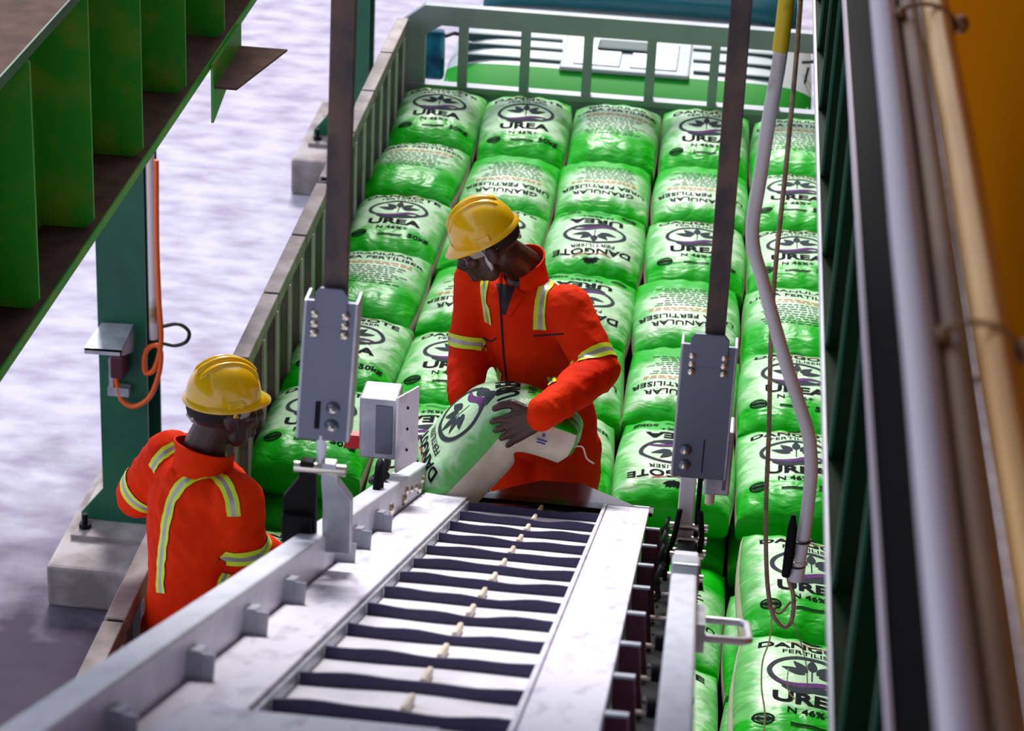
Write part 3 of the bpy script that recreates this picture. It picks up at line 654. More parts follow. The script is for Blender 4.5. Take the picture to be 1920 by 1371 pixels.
def sack_mesh(top, design, rim=.108):
    nx, ny = 46, 64
    S = [math.sin(math.pi/2*(-1+2*i/nx)) for i in range(nx+1)]; Tt = [math.sin(math.pi/2*(-1+2*j/ny)) for j in range(ny+1)]
    vs = []; uv = []; fs = []; mi = []
    def gid(i, j): return j*(nx+1)+i
    for t in Tt:
        for s in S: vs.append(top(s, t)); uv.append((s, t))
    for j in range(ny):
        for i in range(nx): fs.append((gid(i, j), gid(i+1, j), gid(i+1, j+1), gid(i, j+1))); mi.append(0)
    ring = [gid(i, 0) for i in range(nx+1)]+[gid(nx, j) for j in range(1, ny+1)]+[gid(i, ny) for i in range(nx-1, -1, -1)]+[gid(0, j) for j in range(ny-1, 0, -1)]
    prev = ring
    for (k, zz, sc) in ((0, rim*.72, 1.016), (1, rim*.34, 1.0), (2, .006, .93), (3, 0.0, .55)):
        cur = []
        for r in ring:
            p = vs[r]; cur.append(len(vs)); vs.append(V((p.x*sc, p.y*sc, zz))); uv.append(uv[r])
        n = len(ring)
        for a in range(n):
            b = (a+1) % n; fs.append((prev[a], cur[a], cur[b], prev[b]))
            sidef = abs(uv[ring[a]][0]) > .999 and abs(uv[ring[b]][0]) > .999
            mi.append(1 if (sidef and k < 3) else 0)
        prev = cur
    fs.append(prev[::-1]); mi.append(0)
    me = bpy.data.meshes.new('sack_'+design); me.from_pydata([tuple(v) for v in vs], [], fs)
    me.materials.append(MATS['sack_'+design]); me.materials.append(MATS['sack_cream'])
    me.polygons.foreach_set('material_index', mi); me.polygons.foreach_set('use_smooth', [True]*len(fs))
    ul = me.uv_layers.new(name='print')
    for l in me.loops: ul.data[l.index].uv = uv[l.vertex_index]
    bm = bmesh.new(); bm.from_mesh(me); bmesh.ops.recalc_face_normals(bm, faces=bm.faces); bm.to_mesh(me); bm.free()
    return me

_tc = {}
def text_geo(body, size, bold=0.0, wide=1.0):
    key = (body, size, bold, wide)
    if key in _tc: return _tc[key]
    cu = bpy.data.curves.new('t', 'FONT'); cu.body = body; cu.size = size; cu.offset = bold; cu.align_x = 'CENTER'; cu.align_y = 'CENTER'; cu.resolution_u = 3
    o = bpy.data.objects.new('t', cu); COL.objects.link(o)
    dg = bpy.context.evaluated_depsgraph_get(); me = bpy.data.meshes.new_from_object(o.evaluated_get(dg))
    bm = bmesh.new(); bm.from_mesh(me); bmesh.ops.triangulate(bm, faces=bm.faces)
    xs = [v.co.x for v in bm.verts]; st = .016/wide
    for k in range(int(min(xs)/st)-1, int(max(xs)/st)+2):
        bmesh.ops.bisect_plane(bm, geom=bm.verts[:]+bm.edges[:]+bm.faces[:], dist=1e-6, plane_co=(k*st+.0003, 0, 0), plane_no=(1, 0, 0))
    for y_ in (-.0297, -.0147, .0003, .0153, .0303):
        bmesh.ops.bisect_plane(bm, geom=bm.verts[:]+bm.edges[:]+bm.faces[:], dist=1e-6, plane_co=(0, y_, 0), plane_no=(0, 1, 0))
    bm.verts.index_update()
    g = ([(v.co.x*wide, v.co.y) for v in bm.verts], [[v.index for v in f.verts] for f in bm.faces])
    bm.free(); bpy.data.objects.remove(o); bpy.data.curves.remove(cu); bpy.data.meshes.remove(me)
    _tc[key] = g; return g
def ring_geo(rx, ry, w, n=40, a0=0, a1=2*math.pi):
    v = []; f = []
    for i in range(n+1):
        a = a0+(a1-a0)*i/n
        v.append((rx*math.cos(a), ry*math.sin(a))); v.append(((rx-w)*math.cos(a), (ry-w)*math.sin(a)))
    for i in range(n): f.append([2*i, 2*i+2, 2*i+3, 2*i+1])
    return v, f
def leaf_geo(L_, w, ang, ox, oy, n=10):
    v = []; f = []; ca, sa = math.cos(ang), math.sin(ang)
    for i in range(n+1):
        t = i/n; h = w*math.sin(math.pi*t**.8)*(1-.25*t)
        for s in (-1, 1): v.append((ox+t*L_*ca-s*h*sa, oy+t*L_*sa+s*h*ca))
    for i in range(n): f.append([2*i, 2*i+1, 2*i+3, 2*i+2])
    return v, f
def rect_geo(x0, x1, y0, y1, n=6):
    v = []; f = []
    for i in range(n+1):
        x = x0+(x1-x0)*i/n; v += [(x, y0), (x, y1)]
    for i in range(n): f.append([2*i, 2*i+2, 2*i+3, 2*i+1])
    return v, f
def decal(top, items, name, mats, lift=.0019):
    vs = []; fs = []; mi = []
    for (g, ox, oy, m) in items:
        b = len(vs)
        for x, y in g[0]:
            X, Y = max(-.965, min(.965, (x+ox)/SA)), max(-.975, min(.975, (y+oy)/SB))
            p = top(X, Y); e = .012
            tx = top(min(.99, X+e), Y)-top(max(-.99, X-e), Y); ty = top(X, min(.99, Y+e))-top(X, max(-.99, Y-e))
            nn = tx.cross(ty).normalized()
            vs.append(p+nn*lift)
        fs += [[b+i for i in f] for f in g[1]]; mi += [m]*len(g[1])
    me = bpy.data.meshes.new(name); me.from_pydata([tuple(v) for v in vs], [], fs)
    for m in mats: me.materials.append(MATS[m])
    me.polygons.foreach_set('material_index', mi); me.update()
    return me
def bird(ox, oy, k=1.0, mi=0):
    it = []
    for sx in (-1, 1):
        for a, l in ((.15, .05), (.6, .045), (1.0, .036)):
            an = a if sx > 0 else math.pi-a
            it.append((leaf_geo(l*k, .010*k, an, 0, 0), ox, oy, mi))
    it.append((leaf_geo(.04*k, .012*k, math.pi/2, 0, -.01*k), ox, oy, mi))
    return it
def front_prints(top):
    words = [[(text_geo('DANGOTE', .058, .0014, 1.26), 0, .212, 0)], [(text_geo('FERTILISER', .034, .0004, 1.25), 0, .166, 0)],
             [(text_geo('UREA', .074, .0028, 1.34), 0, -.098, 0)], [(text_geo('N 46%+', .036, .0008, 1.25), 0, -.158, 0)],
             [(text_geo('50kg', .042, .0012, 1.25), .132, -.213, 0)]]
    fine = [(rect_geo(-.06, .06, -.2035, -.1985), 0, -.012, 0), (rect_geo(-.06, .055, -.2185, -.2145), 0, -.006, 0)]
    mark = [(ring_geo(.036, .027, .006, 24), -.145, -.208, 0), (ring_geo(.024, .016, .004, 20), -.145, -.208, 0), (rect_geo(-.03, .03, -.005, .005, 4), -.145, -.208, 0)]
    em = [(ring_geo(.142, .100, .016, 48), 0, .045, 0)]
    for a, l, q in ((.30, .100, 0), (.85, .088, .012), (math.pi/2, .085, .022), (math.pi-.85, .088, .012), (math.pi-.30, .100, 0)):
        em.append((leaf_geo(l*.82, .0185, a, .022*math.cos(a), .006+q), 0, .035, 2))
    em.append((rect_geo(-.0025, .0025, -.02, .06, 1), 0, .03, 2))
    wv = []
    v = []; f = []
    for i in range(17):
        t = -1+i/8; yy = .016*math.sin(t*3.0)-.02; v += [(t*.112, yy-.020*(1-t*t)), (t*.112, yy+.006)]
    for i in range(16): f.append([2*i, 2*i+2, 2*i+3, 2*i+1])
    em.append(((v, f), 0, .012, 1))
    v2 = [(x*.84, y-.030) for x, y in v]; em.append(((v2, f), 0, .012, 0))
    v3 = [(.128*math.cos(a), -.078*math.sin(a)-.0) for a in [math.pi*(.12+.76*i/16) for i in range(17)]]
    bd_ = bird(0, .262, .9, 0)
    bd_.append((ring_geo(.10, .035, .005, 16, math.pi*1.15, math.pi*1.85), 0, .262, 1))
    return [decal(top, w_, 'lettering', ['ink']) for w_ in words]+[decal(top, fine, 'small_print', ['ink']), decal(top, mark, 'round_mark', ['ink']), decal(top, em, 'emblem', ['ink_grey', 'ink_purple', 'ink_grey']), decal(top, bd_, 'bird_mark', ['ink', 'red_tag'])]
def back_prints(top):
    let = [(text_geo('GRANULAR', .046, .0008, 1.25), 0, .205, 0), (text_geo('UREA FERTILISER', .046, .0008, 1.18), 0, .150, 0)]
    ln = []
    rs = np.random.RandomState(5)
    for k, y in enumerate((.098, .080)):
        x = -.155
        while x < .15:
            w = rs.uniform(.015, .04); ln.append((rect_geo(x, min(.16, x+w), y-.004, y+.004, 2), 0, 0, 0)); x += w+.008
    for k in range(9):
        x = -.15+.01*(k % 3); y = .05-.021*k
        while x < .14-.02*(k % 4):
            w = rs.uniform(.012, .035); ln.append((rect_geo(x, x+w, y-.0028, y+.0028, 2), 0, 0, 1)); x += w+.007
    return [decal(top, [w_], 'lettering', ['ink']) for w_ in let]+[decal(top, ln, 'small_print', ['ink_orange', 'ink_grey'])]

VAR = {'front': [], 'back': []}
for sd_ in range(4):
    tp = sack_shape(10+sd_); VAR['front'].append((sack_mesh(tp, 'front'), front_prints(tp)))
for sd_ in range(3):
    tp = sack_shape(30+sd_); VAR['back'].append((sack_mesh(tp, 'back'), back_prints(tp)))
def put_sack(design, var, loc, rz, rx, ry, label, group, scale=(1, 1, 1), prints=True):
    me, pr = VAR[design][var % len(VAR[design])]
    o = bpy.data.objects.new('fertiliser_sack', me); reg(o, None, loc)
    o.rotation_euler = (rx, ry, rz); o.scale = scale
    tag(o, label, 'sack', group)
    if prints:
        for pm in pr:
            c = bpy.data.objects.new(pm.name.split('.')[0], pm); COL.objects.link(c); c.parent = o
            if c.name.startswith('small_print'): c['kind'] = 'stuff'
    return o
CX = [-1.425, -.965, -.505, -.045, .415]
CW = ['leftmost', 'second', 'middle', 'fourth', 'rightmost']
PI = math.pi
# (column, row, design, upside down, Y of far top edge in picture)
rows_px = {0: [176, 280, 374, 488, 608, 742], 1: [195, 303, 388, 512, 617, 730], 2: [188, 308, 405, 520, 642, 770],
           3: [206, 303, 434, 540, 658, 803], 4: [235, 325, 437, 556, 693, 838]}
des = {0: ['F', 'B', 'F', 'B', 'F', 'F'], 1: ['F', 'b', 'F', 'b', 'F', 'f'], 2: ['B', 'b', 'f', 'f', 'b', 'B'],
       3: ['F', 'b', 'F', 'b', 'b', 'f'], 4: ['B', 'F', 'F', 'B', 'F', 'F']}
ordn = ['first', 'second', 'third', 'fourth', 'fifth', 'sixth', 'seventh', 'eighth']
Y0, PIT = 11.80, .70
rs = np.random.RandomState(3)
for c in range(5):
    for r in range(6):
        d = des[c][r]; up = d.isupper(); D = 'front' if d.upper() == 'F' else 'back'
        y = Y0-PIT*r + {0: .04, 1: -.03, 2: .0, 3: .0, 4: .0}[c] + rs.uniform(-.02, .02)
        x = CX[c]+rs.uniform(-.008, .008)
        z = 1.6 + (.0 if r else .03)
        rx = rs.uniform(-.03, .05) + (.10 if r == 0 else 0)
        rz = rs.uniform(-.035, .035) + (0 if up else PI)
        if not up: rx = -rx
        lb = ('%s %s column from left, %s row from headboard, %s print %s' % ('urea sack,', CW[c], ordn[r], 'emblem' if D == 'front' else 'small text', 'upright' if up else 'upside down')).replace('leftmost column from left', 'leftmost column').replace('rightmost column from left', 'rightmost column').replace('middle column from left', 'middle column')
        put_sack(D, c+r+(r//2), (x, y, z), rz, rx, rs.uniform(-.03, .03), lb, 'top layer of urea sacks')
# sacks continuing towards the tailgate beside the conveyor
put_sack('front', 2, (CX[4]+.02, 7.42, 1.62), .03, .02, .14, 'urea sack at lower right, first one below the rope loop', 'sacks right of the conveyor')
put_sack('front', 1, (CX[4]+.01, 6.72, 1.62), -.02, .03, .16, 'urea sack at the bottom right corner, nearest the camera', 'sacks right of the conveyor')
put_sack('back', 0, (CX[3], 7.55, 1.4), PI, 0, 0, 'plain green lower sack showing right of the conveyor handle', 'sacks right of the conveyor', prints=True)
put_sack('front', 3, (CX[3], 6.86, 1.4), .02, 0, 0, 'urea sack partly hidden right of the right conveyor rail', 'sacks right of the conveyor')
put_sack('front', 0, (CX[0]+.01, 7.52, 1.4), .05, .03, .0, 'lower urea sack beside the arm of the worker at left', 'sacks left of the conveyor')
# hidden supporting layers
base = 'green sack in the lower layers carrying the visible load'
for lay in (1.2, 1.4):
    for c in range(5):
        for r in range(6):
            put_sack('back', c+r, (CX[c], Y0-PIT*r, lay), rs.uniform(-.02, .02), 0, 0, base, 'lower layers of sacks', prints=False)
for c, y in ((4, 7.42), (4, 6.72)):
    for lay in (1.2, 1.4): put_sack('back', 1, (CX[c], y, lay), 0, 0, 0, base, 'lower layers of sacks', prints=False)
for c, y in ((3, 7.55), (3, 6.86), (0, 7.52), (1, 7.52), (2, 7.52)): put_sack('back', 2, (CX[c], y, 1.2), 0, 0, 0, base, 'lower layers of sacks', prints=False)

# sack being lifted off the conveyor
HC = V((-.60, 7.05, 2.585))
tp0 = sack_shape(77, .125)
HDL = V((-.62, -.30, -.72)).normalized(); HDR = V((.94, -.02, -.34)).normalized(); HWL = V((-.22, .95, .02)).normalized(); HWR = V((.02, .93, -.36)).normalized()
def held(v):
    """bend the sack over the lifting hand: the printed top end hangs down to the left, the other end to the right"""
    x, y, z = v.x, v.y, v.z
    s = y+.08; w = .09; q = math.sqrt(s*s+w*w)
    pos = HDL*((q+s)/2)+HDR*((q-s)/2)
    t = HDL*((s/q+1)/2)+HDR*((s/q-1)/2)
    HW = HWR.lerp(HWL, (s/q+1)/2).normalized()
    n = HW.cross(t).normalized()
    return pos+HW*x*.9+n*(z-.11)*.88
def held_top(s, t): return held(tp0(s, t))
me = sack_mesh(tp0, 'front', .125)
ho = bpy.data.objects.new('fertiliser_sack', me)
for v in me.vertices: v.co = held(V(v.co))
bm = bmesh.new(); bm.from_mesh(me); bmesh.ops.recalc_face_normals(bm, faces=bm.faces); bm.to_mesh(me); bm.free()
reg(ho, None, HC); tag(ho, 'urea sack with cream side strip held by the worker above the conveyor end', 'sack')
pr = front_prints(tp0)
for pm in pr:
    for v in pm.vertices: v.co = held(V(v.co))
    c = bpy.data.objects.new(pm.name.split('.')[0], pm); COL.objects.link(c); c.parent = ho
def gus(y0_, z_, geo):
    out = MB(); vs_ = []
    for x, y in geo[0]:
        p = held(V((-SA*1.016-.004, y0_+x, z_+y))); vs_.append(p)
    out.add(vs_, geo[1]); return out
for y0_ in (-.24, .20):
    m = MB()
    for g_, dz in ((leaf_geo(.016, .006, PI/2, 0, 0), .012), (rect_geo(-.018, .018, -.003, .003, 2), .0), (rect_geo(-.016, .016, -.003, .003, 2), -.010)):
        q = gus(y0_, .07+dz, g_); m.add(q.v, q.f)
    oo = m.mesh('side_mark', 'ink_blue', V((0, 0, 0))); c = bpy.data.objects.new('side_mark', oo); COL.objects.link(c); c.parent = ho
th = MB(); e0 = held(V((-SA*.8, -SB*.98, .08)))
th.tube(catmull([e0, e0+V((.03, -.01, .005)), e0+V((.045, -.015, -.03)), e0+V((.07, -.02, -.045))], 5), .0028, 6)
oo = th.mesh('stitch_thread', 'thread', V((0, 0, 0))); c = bpy.data.objects.new('stitch_thread', oo); COL.objects.link(c); c.parent = ho
# ------------------------------------------------------------------ people
def remesh(mb, voxel, iters=2, fac=.5):
    me = mb.mesh('tmp', 'skin', V((0, 0, 0)))
    bm = bmesh.new(); bm.from_mesh(me); bmesh.ops.recalc_face_normals(bm, faces=bm.faces); bm.to_mesh(me); bm.free()
    o = bpy.data.objects.new('tmp', me); COL.objects.link(o)
    r = o.modifiers.new('r', 'REMESH'); r.mode = 'VOXEL'; r.voxel_size = voxel
    s = o.modifiers.new('s', 'SMOOTH'); s.iterations = iters; s.factor = fac
    dg = bpy.context.evaluated_depsgraph_get(); out = bpy.data.meshes.new_from_object(o.evaluated_get(dg))
    bpy.data.objects.remove(o); bpy.data.meshes.remove(me)
    out.polygons.foreach_set('use_smooth', [True]*len(out.polygons))
    return out
def frame(f, up=(0, 0, 1)):
    f = V(f).normalized(); l = V(up).cross(f).normalized(); u = f.cross(l)
    return Matrix((f, l, u)).transposed()       # columns: forward, left, up
def head_shapes(mb, c, M):
    E_ = lambda f, l, u, rf, rl, ru: mb.ellipsoid(c+M @ V((f, l, u)), (rf, rl, ru), M, 18, 12)
    E_(-.012, 0, .02, .100, .078, .098); E_(.03, 0, -.045, .066, .060, .078); E_(.04, 0, -.09, .050, .047, .036)
    E_(.078, 0, .005, .022, .056, .018); E_(.088, 0, -.098, .018, .024, .016)
    mb.limb([c+M @ V((.094, 0, -.008)), c+M @ V((.113, 0, -.040)), c+M @ V((.108, 0, -.048))], [.010, .0155, .015])
    for s in (-1, 1): E_(.104, s*.012, -.046, .010, .011, .009); E_(.066, s*.044, -.028, .026, .022, .022); E_(-.004, s*.080, -.022, .022, .011, .034); E_(.030, s*.052, -.085, .030, .014, .032)
    E_(.098, 0, -.068, .011, .025, .0075); E_(.096, 0, -.080, .010, .022, .0075)
def hand_shapes(mb, wrist, palm_dir, across, curl, size=1.0, thumb=1):
    """palm plus five jointed fingers; across = direction from index to little finger; curl = direction the fingers bend"""
    d = V(palm_dir).normalized(); a = V(across).normalized(); c = V(curl).normalized(); k = size
    wrist = V(wrist)
    for j in range(4):
        o = (-.030+.020*j)*k
        mb.limb([wrist+a*o*.6, wrist+d*.085*k+a*o], [.019*k, .0135*k])
    for j, (L_, r) in enumerate(((.072, .0086), (.080, .0088), (.074, .0084), (.058, .0076))):
        b = wrist+d*.088*k+a*(-.034+.0228*j)*k
        p1 = b+(d*.85+c*.5+a*(j-1.5)*.12).normalized()*L_*.45*k; p2 = p1+(d*.25+c*.97).normalized()*L_*.33*k; p3 = p2+(d*-.35+c*.94).normalized()*L_*.26*k
        mb.limb([b, p1, p2, p3], [r*1.08*k, r*k, r*.92*k, r*.8*k])
    t0 = wrist+d*.028*k-a*.026*k; t1 = t0+(d*.55-a*.75+c*.25).normalized()*.042*k; t2 = t1+(d*.8-a*.25+c*.5).normalized()*.032*k; t3 = t2+(d*.85+c*.5).normalized()*.024*k
    mb.limb([t0, t1, t2, t3], [.016*k, .0125*k, .011*k, .009*k])
def fold(me, amp, seed):
    n = len(me.vertices); co = np.empty(n*3); me.vertices.foreach_get('co', co); co = co.reshape(-1, 3)
    no = np.empty(n*3); me.vertices.foreach_get('normal', no); no = no.reshape(-1, 3)
    rs = np.random.RandomState(seed); d = np.zeros(n)
    for i in range(9):
        k = rs.normal(size=3)*np.array([16, 16, 22]); ph = rs.uniform(0, 6.28); w = rs.normal(size=3)*5
        s = np.sin(co@k+ph+1.6*np.sin(co@w+ph*2)); d += (1-np.abs(s))**2*rs.uniform(.4, 1)
    d = d/3.0-.45
    co = co+no*(amp*d)[:, None]; me.vertices.foreach_set('co', co.ravel()); me.update()
def obj_from(me, name, m, parent, org):
    me.materials.clear(); me.materials.append(MATS[m]); me.name = name
    me.transform(Matrix.Translation(-V(org)))
    return reg(bpy.data.objects.new(name, me), parent, org)
def bvh_of(me): return BVHTree.FromPolygons([v.co.copy() for v in me.vertices], [list(p.vertices) for p in me.polygons])
def ribbon_px(bvh, path, width, name, parent, lift=.004, reach=None):
    """reflective tape laid on the garment along points seen from the front"""
    hits = []
    P3 = []
    pts = catmull([V((x, y, 0)) for x, y in path], 6)
    for q in pts:
        h, nrm, _, dist = bvh.ray_cast(V(CAM), V(ray(q.x, q.y)))
        if h is None: continue
        if nrm.dot(V(ray(q.x, q.y))) > 0: nrm = -nrm
        P3.append((h, nrm))
    return ribbon(bvh, P3, width, name, parent, lift)
def ribbon(bvh, P3, width, name, parent, lift=.004, closed=False):
    n = len(P3); rows = []
    P3 = [(h, nr.copy()) for h, nr in P3]
    for _ in range(3):
        P3 = [(h, (P3[i-1 if (closed or i) else 0][1]+nr+P3[(i+1) % n if (closed or i < n-1) else i][1]).normalized()) for i, (h, nr) in enumerate(P3)]
    for i, (h, nr) in enumerate(P3):
        a = P3[(i+1) % n if closed else min(i+1, n-1)][0]; b = P3[i-1 if closed else max(i-1, 0)][0]
        side = (a-b).cross(nr).normalized(); row = []
        for t in (-.5, -.34, -.17, 0, .17, .34, .5):
            p = h+side*t*width
            q, nq, _, ds = bvh.find_nearest(p)
            if nq.dot(nr) < 0: nq = -nq
            row.append(q+nq*lift)
        rows.append(row)
    if closed: rows.append(rows[0])
    mb = MB(); m = 7
    mb.v = [p for r in rows for p in r]
    for i in range(len(rows)-1):
        for j in range(m-1): mb.f.append([i*m+j, i*m+j+1, (i+1)*m+j+1, (i+1)*m+j]); mb.m.append(1 if j in (2, 3) else 0)
    return mb.build(name, ['hivis_yellow', 'reflective'], parent, smooth=True)
def ring_on(bvh, p, axis, r, width, name, parent):
    ax = V(axis).normalized(); a = ax.orthogonal().normalized(); b = ax.cross(a); P3 = []
    for k in range(32):
        d = a*math.cos(2*PI*k/32)+b*math.sin(2*PI*k/32)
        h, nr, _, ds = bvh.ray_cast(V(p)+d*r, -d)
        if h is None: continue
        if nr.dot(d) < 0: nr = -nr
        if (h-V(p)).length > r*.9: continue
        P3.append((h, nr))
    return ribbon(bvh, P3, width, name, parent, closed=True)
def hard_hat(person, c, M, extra=0):
    """c head centre; M columns forward,left,up"""
    o = ORG[person.name]; W_ = lambda f, l, u: c+M @ V((f*.80, l*.86, u*.95))
    n, rg = 40, 12; P_ = []
    for i in range(rg+1):
        t = PI/2*i/rg; row = []
        for k in range(n):
            a = 2*PI*k/n; rr = math.cos(t)**.80
            row.append(W_(-.005+.142*rr*math.cos(a), .115*rr*math.sin(a), .028+.128*math.sin(t)**.95))
        P_.append(row)
    d = MB(); d.grid(P_, closed=True)
    inner = [[W_(-.005+.136*math.cos(2*PI*k/n), .109*math.sin(2*PI*k/n), .03) for k in range(n)], [W_(-.005+.1*math.cos(2*PI*k/n), .08*math.sin(2*PI*k/n), .12) for k in range(n)], [W_(-.005, 0, .13)]*n]
    d.grid([P_[0]]+inner, closed=True)
    hat = d.build('hard_hat', 'helmet_yellow', person, smooth=True)
    br = MB(); r0 = []; r1 = []; r2 = []; r3 = []
    for k in range(n):
        a = 2*PI*k/n; fr = max(0, math.cos(a))**2.2
        r0.append(W_(-.005+.141*math.cos(a), .114*math.sin(a), .040)); e = .010+.032*fr
        r1.append(W_(-.005+(.143+e)*math.cos(a), (.116+.010)*math.sin(a), .028-.012*fr)); r2.append(W_(-.005+(.143+e)*math.cos(a), (.116+.010)*math.sin(a), .022-.012*fr)); r3.append(W_(-.005+.135*math.cos(a), .108*math.sin(a), .024))
    br.grid([r0, r1, r2, r3], closed=True); br.build('brim', 'helmet_yellow', hat, smooth=True)
    for l in (-.032, 0, .032):
        pts = []
        for i in range(15):
            t = PI*(.16+.62*i/14); fz = math.cos(t); uz = math.sin(t)
            k_ = math.sqrt(max(.0, 1-(l/.115)**2))
            pts.append(W_(-.005+.142*fz*k_*(abs(fz)**-.0), l, .028+.128*(uz*k_)**.95+.0015))
        MB().tube(pts, [.003]+[.0085 if l else .011]*13+[.003], 8).build('ridge', 'helmet_yellow', hat, smooth=True)
    for s in (-1, 1):
        MB().box(W_(.0, s*.112, .046), (.05, .012, .024), M).build('side_slot', 'helmet_yellow', hat, bevel=.004)
    bd_ = MB(); rr = []
    for z in (.022, -.012):
        rr.append([W_(-.006+.108*math.cos(a), .086*math.sin(a), z-.006*math.cos(a)) for a in [2*PI*k/32 for k in range(32)]])
    bd_.grid(rr, closed=True); hb_ = bd_.build('headband', 'helmet_pad', hat, smooth=True); s_ = hb_.modifiers.new('t', 'SOLIDIFY'); s_.thickness = .006; s_.offset = 1
    kn_ = MB(); kn_.tube([W_(-.108, 0, .0), W_(-.135, 0, .0)], [.024, .021], 14); kn_.build('ratchet_knob', 'knob', hat, bevel=.003)
    MB().tube([W_(-.118, .03, 0), W_(-.128, .022, -.03), W_(-.128, -.022, -.03), W_(-.118, -.03, 0)], .007, 8).build('nape_strap', 'helmet_pad', hat, smooth=True)
    for s in (-1, 1):
        MB().tube(catmull([W_(.03, s*.10, .03), W_(.02, s*.086, -.03), W_(.03, s*.072, -.08), W_(.045, s*.045, -.118), W_(.05, 0, -.130)], 5), .0035, 6).build('chin_strap', 'galvanised' if extra else 'knob', hat, smooth=True)
        if extra: MB().ellipsoid(W_(.022, s*.086, -.045), (.009, .004, .028), M).build('strap_pad', 'galvanised', hat, smooth=True)
        else: MB().tube([W_(.012, s*.102, .024), W_(.0, s*.098, .0), W_(.016, s*.098, .0)], .005, 6, closed=False).build('strap_clip', 'helmet_yellow', hat, smooth=True)
    return hat
def eyes(person, c, M):
    for s in (-1, 1):
        MB().ellipsoid(c+M @ V((.079, s*.031, -.012)), (.0125, .0125, .0115), M, 12, 8).build('eye', 'eye_brown', person, smooth=True)

def hair_cap(person, c, M):
    P_ = []; n = 28
    for i in range(7):
        t = PI*(.28+.36*i/6); P_.append([c+M @ V((-.014+.1035*math.sin(t)*math.cos(a), .0815*math.sin(t)*math.sin(a), .02+.1015*math.cos(t))) for a in [PI*.42+PI*1.16*k/n for k in range(n+1)]])
    MB().grid(P_).build('hair', 'hair', person, smooth=True)

# ---- worker on the truck
F = V((-.52, -.85, 0)); Lf = V((.85, -.52, 0))
NB = V((-.585, 7.40, 2.87)); HIP = V((-.47, 7.44, 2.28)); Z_ = V((0, 0, 1))
HCn = V((-.70, 7.27, 3.035)); HM = frame((-.92, -.17, -.50), (-.25, -.05, 1))
LS = NB+Lf*.185-Z_*.065; RS = NB-Lf*.185-Z_*.06
LE = at(1122, 695, 1, 7.16); LW = at(1014, 778, 1, 6.83)
RE = at(880, 668, 1, 7.42); RW = at(868, 745, 1, 7.24)
def hips(l): return HIP+Lf*l
def worker_body(infl, head=True):
    b = MB(); i = infl
    # torso: stacked ellipsoids
    sp = [(HIP-Z_*.06, .165, .125), (HIP+Z_*.08, .155, .115), (HIP.lerp(NB, .35), .150, .115), (HIP.lerp(NB, .58), .170, .122), (HIP.lerp(NB, .78), .178, .118), (NB-Z_*.08, .150, .095)]
    M_ = frame(F)
    rows = []
    for p, rl, rf in sp: rows.append([p+Lf*(rl+i)*math.cos(a)+F*(rf+i)*math.sin(a) for a in [2*PI*k/24 for k in range(24)]])
    b.grid(rows, closed=True); b.add(rows[0], [list(range(24))[::-1]]); b.add(rows[-1], [list(range(24))])
    b.ellipsoid(NB-Z_*.075, (.10+i, .165+i, .06+i), M_)
    b.limb([LS, LS.lerp(LE, .5), LE, LE.lerp(LW, .4), LW], [.066+i, .058+i*1.2, .050+i*1.4, .047+i*1.4, .033+i*1.3])
    b.limb([RS, RS.lerp(RE, .5), RE, RE.lerp(RW, .4), RW], [.066+i, .058+i*1.2, .050+i*1.4, .047+i*1.4, .033+i*1.3])
    for s in (-1, 1):
        h = hips(s*.088); kx = h+V((0, 0, -.42))+F*.03+Lf*s*.02; an = V((h.x, h.y, 1.46))+Lf*s*.03
        b.limb([h-Z_*.04, kx, kx.lerp(an, .3), an], [.096+i, .070+i*1.7, .066+i*1.8, .045+i*2])
        if not head: pass
    return b
bd = worker_body(0)
bd.limb([NB-Z_*.05, NB+Z_*.03, HCn-HM @ V((.03, 0, .06))], [.075, .062, .058])
head_shapes(bd, HCn, HM)
hd_dir = (LW-LE).normalized()
hand_shapes(bd, LW, V((-.78, -.16, -.42)), V((.42, .0, -.85)), V((-.10, .80, -.42)), 1.22)
hand_shapes(bd, RW, V((-.05, -.55, -.75)), V((-.9, .2, 0)), V((.5, -.6, -.3)), 1.0)
for s in (-1, 1):
    an = V((hips(s*.088).x, hips(s*.088).y, 1.46))+Lf*s*.03
    bd.ellipsoid(an+F*.06-Z_*.02, (.13, .046, .038), frame(F))
org = V((HIP.x, HIP.y, 1.4))
p1 = obj_from(remesh(bd, .0052, 2), 'person', 'skin', None, org)
tag(p1, 'person in orange coverall and yellow hard hat lifting a sack off the conveyor', 'person')
cvb = worker_body(.016)
# collar
cm = remesh(cvb, .011, 3); fold(cm, .010, 3)
bv = bvh_of(cm)
cov = obj_from(cm, 'coverall', 'coverall', p1, org)
col = []
cM = frame(F, (-.22, -.12, 1))
for (r_, z) in ((.088, -.035), (.078, .02), (.080, .055), (.074, .055), (.072, .0)):
    col.append([NB+cM @ V((r_*math.cos(a)*.95+.008, r_*math.sin(a)*1.02, z-.030*math.cos(a))) for a in [PI*.16+PI*1.68*k/26 for k in range(27)]])
co_ = MB().grid(col).build('collar', 'coverall', cov, smooth=True); sl_ = co_.modifiers.new('t', 'SOLIDIFY'); sl_.thickness = .006
ribbon_px(bv, [(1013, 618), (1014, 590), (1019, 552), (1030, 520), (1048, 503)], .046, 'shoulder_stripe', cov)
ribbon_px(bv, [(917, 606), (912, 580), (908, 550), (911, 520)], .036, 'shoulder_stripe', cov)
ribbon_px(bv, [(934, 720), (936, 706), (938, 694)], .030, 'waist_stripe', cov)
ribbon_px(bv, [(1036, 720), (1034, 706)], .03, 'waist_stripe', cov)
ring_on(bv, LS.lerp(LE, .84), LE-LS, .105, .045, 'sleeve_band', cov)
ring_on(bv, RS.lerp(RE, .80), RE-RS, .095, .045, 'sleeve_band', cov)
